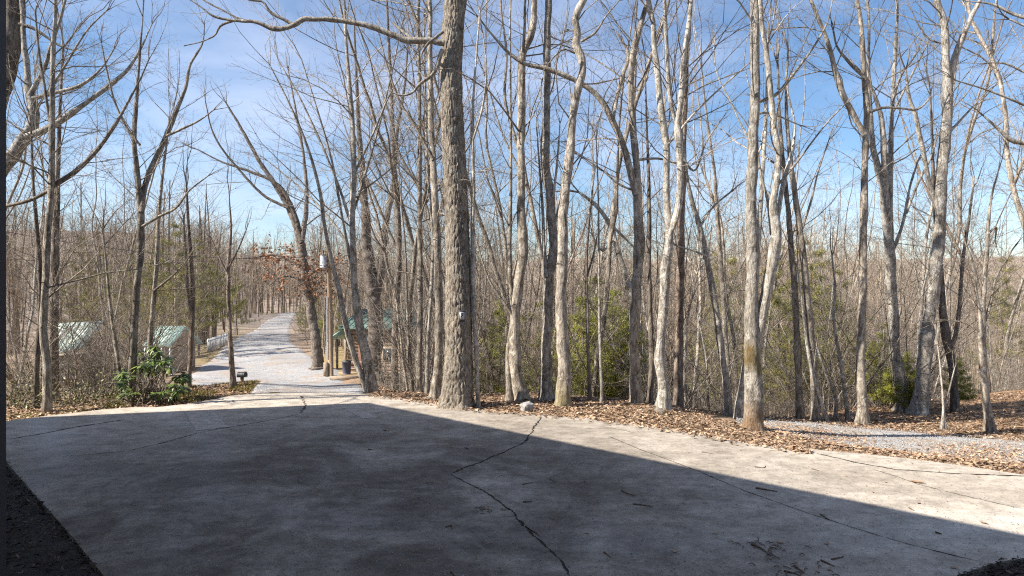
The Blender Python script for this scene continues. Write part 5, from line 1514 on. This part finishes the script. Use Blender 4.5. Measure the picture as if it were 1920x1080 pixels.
def flat_leaf(px, py, L, yaw, label, group=None, tint=None):
    x, y = slab_pt(px, py)
    m = MB()
    prof = [(-0.5, 0.02), (-0.38, 0.16), (-0.22, 0.24), (-0.1, 0.19), (0.06, 0.27), (0.2, 0.2), (0.36, 0.12), (0.5, 0.01)]
    V = []; 
    for i, (t, w) in enumerate(prof):
        z = 0.008 + 0.10 * abs(t) * L
        V += [[t * L, -w * L, z + 0.12 * w * L], [t * L, 0, z], [t * L, w * L, z + 0.2 * w * L]]
    f = []
    for i in range(len(prof) - 1):
        a = i * 3
        f += [[a, a + 3, a + 4, a + 1], [a + 1, a + 4, a + 5, a + 2]]
    m.add(V, f)
    o = m.build('dead_leaf', M_LEAF, loc=(x, y, 0.0)); o.rotation_euler = (0, 0, yaw)
    tag(o, label, 'leaf', group)
flat_leaf(1719, 905, 0.13, -0.5, 'large rust brown dead leaf alone on the sunlit concrete')
GL = 'small dead leaves scattered on the slab'
rl = np.random.default_rng(12)
for px, py in ((1586, 893), (1636, 924), (1660, 905), (1722, 944), (1845, 982), (1320, 943), (1060, 960), (1100, 1000), (1340, 1001), (1372, 1015), (1790, 1066), (1462, 1018), (1268, 870), (915, 955), (946, 956), (1550, 1020), (1265, 1035), (1710, 870), (1835, 895), (966, 786), (712, 756)):
    flat_leaf(px, py, rl.uniform(0.03, 0.065), rl.uniform(0, 6.28), 'small curled dead leaf lying on the concrete', GL)
# clumps of dark debris by the crack
def debris(px, py, n, spread, label):
    rng = np.random.default_rng(px)
    x, y = slab_pt(px, py)
    m = MB()
    for _ in range(n):
        a = rng.uniform(0, 6.28); c = rng.normal(0, spread, 2); l = rng.uniform(0.02, 0.07)
        P = np.array([[c[0], c[1], 0.006], [c[0] + math.cos(a) * l / 2, c[1] + math.sin(a) * l / 2, 0.010 + rng.uniform(0, 0.008)], [c[0] + math.cos(a + 0.3) * l, c[1] + math.sin(a + 0.3) * l, 0.006]])
        m.tube(P, [0.003, 0.004, 0.002], 4)
    o = m.build('leaf_debris', M_STICK, loc=(x, y, 0)); tag(o, label, 'debris')
debris(912, 957, 16, 0.06, 'loose clump of dark leaf crumbs left of the long crack')
debris(1440, 1030, 26, 0.09, 'dark wad of twigs and bark bits near the bottom of the slab')
debris(1492, 1068, 24, 0.12, 'scattered bark bits at the bottom edge of the shaded slab')

# ---- mailbox post on the verge
def mailbox():
    d = 15.2; x = (454 - 960) / F * d; g = tz1(x, d)
    top = H - (697 - 540) / F * d
    t = empty('mailbox', (x, d, g), rad(78)); tag(t, 'small dark box on a short post beside the reddish verge tree', 'mailbox')
    h = top - g
    m = MB(); m.box((0, 0, h * 0.36), (0.055, 0.055, h * 0.78)); m.build('post', M_WOOD, t, smooth=False)
    m = MB(); prof = [(math.cos(a) * 0.075, math.sin(a) * 0.055) for a in np.linspace(0, math.pi, 9)]
    pr = [(-0.075, -0.06)] + prof[::-1] + [(0.075, -0.06)]
    n = len(pr); V = [[p[0], -0.09, h - 0.06 + p[1]] for p in pr] + [[p[0], 0.09, h - 0.06 + p[1]] for p in pr]
    m.add(V, [list(range(n))[::-1]]); m.add(V, [list(range(n, 2 * n))]); m.add(V, [[i, (i + 1) % n, n + (i + 1) % n, n + i] for i in range(n)])
    m.build('box', M_DKMETAL, t, smooth=False)
    m = MB(); m.box((0.081, -0.03, h - 0.03), (0.008, 0.06, 0.05)); m.build('flag', M_DKMETAL, t, smooth=False)
mailbox()

# ---- utility pole
def utility_pole():
    d = ground_hit(620, 706, 46); x = (620 - 960) / F * d; g = tz1(x, d)
    t = empty('utility_pole', (x, d, g)); tag(t, 'wooden utility pole with a grey transformer by the gravel road', 'utility pole')
    top = H - (455 - 540) / F * d - g
    m = MB(); m.tube([(0, 0, -0.3), (-0.03, 0, top * 0.5), (-0.16, 0, top)], [0.19, 0.16, 0.13], 14, cap=True); m.build('pole', M_POLE, t)
    zt = H - (490 - 540) / F * d - g
    tr = MB(); tr.tube([(-0.42, -0.25, zt - 0.42), (-0.42, -0.25, zt + 0.36), (-0.42, -0.25, zt + 0.42)], [0.21, 0.21, 0.16], 18, cap=True)
    tro = tr.build('transformer', M_METAL, t)
    b = MB(); b.tube([(-0.42, -0.25, zt + 0.40), (-0.42, -0.25, zt + 0.75)], [0.05, 0.035], 8, cap=True); b.build('bushing', M_DKMETAL, tro)
    b = MB(); b.box((-0.25, -0.12, zt), (0.3, 0.1, 0.12)); b.build('bracket', M_DKMETAL, tro, smooth=False)
    m = MB(); m.box((-0.28, -0.12, 0.5), (0.28, 0.22, 0.9)); m.build('meter_box', M_WOOD, t, smooth=False)
    m = MB(); m.tube([(-0.2, -0.18, 1.2), (-0.22, -0.17, top * 0.6)], [0.03, 0.03], 6); m.build('conduit', M_METAL, t)
    # wires run from the pole to the left houses
    for k, (px, py, dd) in enumerate(((-160, 470, 30), (-160, 400, 24))):
        a = np.array([x - 0.1, d, g + top - 0.3 - 0.5 * k]); e = ray(px, py, dd)
        s = np.linspace(0, 1, 24)[:, None]
        P = a * (1 - s) + e * s; P[:, 2] -= 1.6 * (s[:, 0] * (1 - s[:, 0])) * 2
        w = MB(); w.tube(P, np.full(24, 0.012), 4)
        o = w.build('overhead_wire', M_BLACK)
        tag(o, ('lower' if k == 0 else 'upper') + ' overhead wire strung from the utility pole towards the left', 'wire')
utility_pole()

# ---- barrels and timber by the pole
def bin_(px, py, w, h, label, mat):
    d = ground_hit(px, py, 47); x = (px - 960) / F * d; g = tz1(x, d)
    t = empty('rubbish_bin', (x, d, g)); tag(t, label, 'bin')
    m = MB(); m.tube([(0, 0, -0.02), (0, 0, h * 0.2), (0, 0, h)], [w * 0.42, w * 0.46, w * 0.5], 16, cap=True); m.build('body', mat, t, smooth=False)
    m = MB(); m.tube([(0, 0, h + 0.002), (0, 0, h + 0.05), (0, 0, h + 0.1)], [w * 0.54, w * 0.52, w * 0.3], 16, cap=True); m.build('lid', M_DKMETAL, t, smooth=False)
bin_(650, 702, 0.6, 0.85, 'dark blue grey barrel bin right of the utility pole', plain('blue_grey_plastic', (0.09, 0.09, 0.13), 0.6, 0.3, 0.1))
def timber():
    d = ground_hit(660, 708, 46); x = (655 - 960) / F * d; g = tz1(x, d)
    o = MB(); o.box((0, 0, 0.11), (1.9, 0.2, 0.2)); ob = o.build('timber_kerb', M_WOOD, loc=(x, d - 0.8, g), smooth=False); ob.rotation_euler = (0, 0, 0.05)
    tag(ob, 'weathered timber beam lying on the ground beside the barrel bin', 'timber')
timber()

# ------------------------------------------------------------------ houses
def metal_roof(name, corners, mat, parent, rib_n, thick=0.08):
    """corners: eave_a, eave_b, ridge_b, ridge_a (local); ribs from ridge to eave as parts"""
    c = np.array(corners, float)
    nrm = unit(np.cross(c[1] - c[0], c[3] - c[0]))
    if nrm[2] < 0: nrm = -nrm
    V = np.concatenate([c, c - nrm * thick])
    m = MB(); m.add(V, [[0, 1, 2, 3], [7, 6, 5, 4], [0, 4, 5, 1], [1, 5, 6, 2], [2, 6, 7, 3], [3, 7, 4, 0]])
    ro = m.build(name, mat, parent, smooth=False)
    rib = None
    for i in range(rib_n):
        s = (i + 0.5) / rib_n
        a = c[0] * (1 - s) + c[1] * s; b = c[3] * (1 - s) + c[2] * s
        r = MB(); r.tube([a + nrm * 0.015, b + nrm * 0.015], [0.026, 0.026], 4, cap=True)
        r.build('rib', mat, ro, smooth=False)
    return ro

def logs_wall(parent, a, b, z0, z1, r, mat):
    a = np.array(a, float); b = np.array(b, float)
    n = int((z1 - z0) / (2 * r))
    for i in range(n):
        z = z0 + r + i * 2 * r
        m = MB(); u = unit(b - a); e = 0.12 * (i % 2)
        m.tube([np.append(a - u * e, z), np.append((a + b) / 2, z), np.append(b + u * e, z)], [r * 1.0, r * 1.02, r * 1.0], 8, cap=True)
        m.build('log', mat, parent)

def log_cabin():
    d = 47.0
    g = -4.15
    x0 = (655 - 960) / F * d
    t = empty('log_cabin', (x0, d, g), rad(-18)); tag(t, 'brown log cabin with teal metal roof behind the stem clump', 'cabin')
    wall = MB(); wall.box((2.0, 2.4, 1.6), (4.6, 4.0, 3.2)); w = wall.build('wall', M_LOG, t, smooth=False)
    logs_wall(w, (-0.3, 0.33), (4.3, 0.33), 0.05, 3.3, 0.125, M_LOG)
    logs_wall(w, (-0.36, 0.5), (-0.36, 4.3), 0.05, 3.3, 0.125, M_LOG)
    metal_roof('roof', [(-0.6, -0.5, 3.25), (5.2, -0.5, 3.25), (5.2, 2.4, 4.5), (-0.6, 2.4, 4.5)], M_DKROOF, t, 12)
    metal_roof('roof', [(-0.6, 5.3, 3.25), (5.2, 5.3, 3.25), (5.2, 2.4, 4.5), (-0.6, 2.4, 4.5)], M_DKROOF, t, 12)
    # porch at the road side, its own low roof
    metal_roof('porch_roof', [(-1.7, -0.3, 2.35), (-1.7, 2.2, 2.35), (-0.45, 2.2, 3.15), (-0.45, -0.3, 3.15)], M_TEALROOF, t, 7)
    for y in (-0.2, 0.95, 2.1):
        m = MB(); m.box((-1.6, y, 1.17), (0.13, 0.13, 2.34)); m.build('porch_post', M_WOOD, t, smooth=False)
    m = MB(); m.box((2.1, -0.55, 0.12), (6.6, 1.2, 0.14)); m.build('deck', M_WOOD, t, smooth=False)
    for k in range(2):
        m = MB(); m.box((2.6, -1.1, 0.55 + 0.45 * k), (4.6, 0.06, 0.08)); m.build('rail', M_WOOD, t, smooth=False)
    for xx in (0.4, 1.9, 3.4, 4.85):
        m = MB(); m.box((xx, -1.1, 0.5), (0.09, 0.09, 1.1)); m.build('rail_post', M_WOOD, t, smooth=False)
    f = MB(); f.box((3.0, 0.17, 1.45), (1.0, 0.08, 1.0)); fo = f.build('window', M_WOOD, t, smooth=False)
    f = MB(); f.box((3.0, 0.125, 1.45), (0.8, 0.02, 0.8)); f.build('pane', M_GLASS, fo, smooth=False)
    f = MB(); f.box((1.1, 0.17, 1.1), (0.9, 0.08, 1.95)); f.build('door', M_REDWOOD, t, smooth=False)
log_cabin()

def porch_house():
    d = 50.0; px = 323
    x0 = (px - 960) / F * d; g = tz1(x0, d)
    t = empty('porch_house', (x0, d, g), rad(-112)); tag(t, 'small white porch house with green ribbed roof left of the road', 'house')
    metal_roof('roof', [(1.5, -1.35, 1.95), (1.5, 1.45, 1.95), (0, 1.45, 3.3), (0, -1.35, 3.3)], M_GREENROOF, t, 10)
    metal_roof('roof', [(-1.5, -1.35, 1.95), (-1.5, 1.45, 1.95), (0, 1.45, 3.3), (0, -1.35, 3.3)], M_GREENROOF, t, 10)
    m = MB(); m.box((-0.35, 0.05, 0.95), (1.6, 2.0, 1.9)); m.build('wall', M_SIDING, t, smooth=False)
    for side in (-1.13, 1.23):
        V = [[-1.2, side, 1.96], [1.2, side, 1.96], [0, side, 3.12], [-1.2, side + 0.06, 1.96], [1.2, side + 0.06, 1.96], [0, side + 0.06, 3.12]]
        m = MB(); m.add(V, [[0, 1, 2], [3, 5, 4]]); m.add(V, [[0, 3, 4, 1], [1, 4, 5, 2], [2, 5, 3, 0]]); m.build('gable', M_SIDING, t, smooth=False)
    for yy in (-1.2, -0.3, 0.5, 1.3):
        m = MB(); m.box((1.3, yy, 0.95), (0.12, 0.12, 1.9)); m.build('porch_post', M_WHITE, t, smooth=False)
    m = MB(); m.box((1.3, 0.05, 1.93), (0.14, 2.7, 0.12)); m.build('beam', M_WHITE, t, smooth=False)
    m = MB(); m.box((0.95, 0.05, 0.06), (1.1, 2.8, 0.14)); m.build('deck', M_WOOD, t, smooth=False)
    m = MB(); m.box((0.49, 0.35, 1.0), (0.06, 0.8, 1.75)); do = m.build('door', M_WOOD, t, smooth=False)
    m = MB(); m.box((0.53, 0.35, 1.35), (0.02, 0.5, 0.7)); m.build('pane', M_GLASS, do, smooth=False)
    m = MB(); m.box((0.49, -0.6, 1.2), (0.06, 0.7, 0.9)); wo = m.build('window', M_WHITE, t, smooth=False)
    m = MB(); m.box((0.53, -0.6, 1.2), (0.02, 0.56, 0.76)); m.build('pane', M_GLASS, wo, smooth=False)
    # white chairs on the porch, parked by the steps
    for i, (xx, yy) in enumerate(((-1.5, -1.9), (1.1, -2.5))):
        wx, wy = x0 + xx, d + yy
        c = empty('garden_chair', (wx, wy, tz1(wx, wy)), rad(40 + 60 * i)); tag(c, 'white garden chair ' + ('left of' if i == 0 else 'right of') + ' the white porch posts', 'chair', 'white garden chairs by the porch')
        m = MB(); m.box((0, 0, 0.42), (0.5, 0.5, 0.06)); m.build('seat', M_WHITE, c, smooth=False)
        m = MB(); m.box((0, 0.24, 0.72), (0.5, 0.05, 0.6)); m.build('backrest', M_WHITE, c, smooth=False)
        for lx in (-0.21, 0.21):
            for ly in (-0.21, 0.21):
                m = MB(); m.box((lx, ly, 0.19), (0.06, 0.06, 0.4)); m.build('leg', M_WHITE, c, smooth=False)
porch_house()

def faded_house():
    d = 38.0; px = 128
    x0 = (px - 960) / F * d; g = H - (755 - 540) / F * d
    t = empty('faded_roof_house', (x0, d, g), rad(14)); tag(t, 'house with faded pale green metal roof behind the far left trunks', 'house')
    zt = H - (612 - 540) / F * d - g; ze = H - (662 - 540) / F * d - g
    metal_roof('roof', [(-1.3, -1.0, ze - 0.1), (1.05, -1.0, ze + 0.35), (1.25, 1.9, zt + 0.2), (-1.3, 1.9, zt + 0.1)], M_PALEROOF, t, 9)
    m = MB(); m.box((-0.15, 1.2, ze * 0.5 - 0.1), (2.1, 2.2, ze - 0.1)); m.build('wall', M_SIDING, t, smooth=False)
    m = MB(); m.box((-0.5, 0.05, ze * 0.62), (0.7, 0.08, 0.9)); wo = m.build('window', M_WHITE, t, smooth=False)
    m = MB(); m.box((-0.5, 0.0, ze * 0.62), (0.56, 0.02, 0.74)); m.build('pane', M_GLASS, wo, smooth=False)
    m = MB(); m.box((-0.15, -0.5, 0.75), (2.4, 1.0, 0.12)); m.build('deck', M_WOOD, t, smooth=False)
    for xx in (-1.2, -0.1, 0.9):
        m = MB(); m.box((xx, -0.9, ze * 0.5 - 0.06), (0.12, 0.12, ze - 0.12)); m.build('porch_post', M_REDWOOD, t, smooth=False)
    m = MB(); m.box((-0.15, -0.96, 1.6), (2.3, 0.06, 0.1)); m.build('rail', M_WHITE, t, smooth=False)
    for k in range(11):
        m = MB(); m.box((-1.2 + k * 0.21, -0.96, 1.18), (0.05, 0.05, 0.74)); m.build('baluster', M_REDWOOD, t, smooth=False)
faded_house()

def white_rail_fence():
    d0, d1 = 64.0, 74.0
    A = np.array([(388 - 960) / F * d0, d0]); B = np.array([(432 - 960) / F * d1, d1])
    L = np.linalg.norm(B - A); g = tz1(*A)
    t = empty('railing_fence', (A[0], A[1], g), math.atan2(B[1] - A[1], B[0] - A[0])); tag(t, 'white picket railing at the left edge of the far gravel road', 'fence')
    for z in (0.35, 1.1):
        m = MB(); m.box((L / 2, 0, z), (L, 0.06, 0.09)); m.build('rail', M_WHITE, t, smooth=False)
    n = int(L / 0.42)
    pm = MB(); pm.box((0, 0, 0.65), (0.12, 0.07, 1.3)); pme = pm.mesh('picket', M_WHITE, False)
    for i in range(n + 1):
        o = link_mesh('picket', pme, t); o.location = (i * L / n, -0.07, 0)
    A2 = B + np.array([0.15, 0.1]); C = np.array([(441 - 960) / F * 74.5, 74.5])
white_rail_fence()
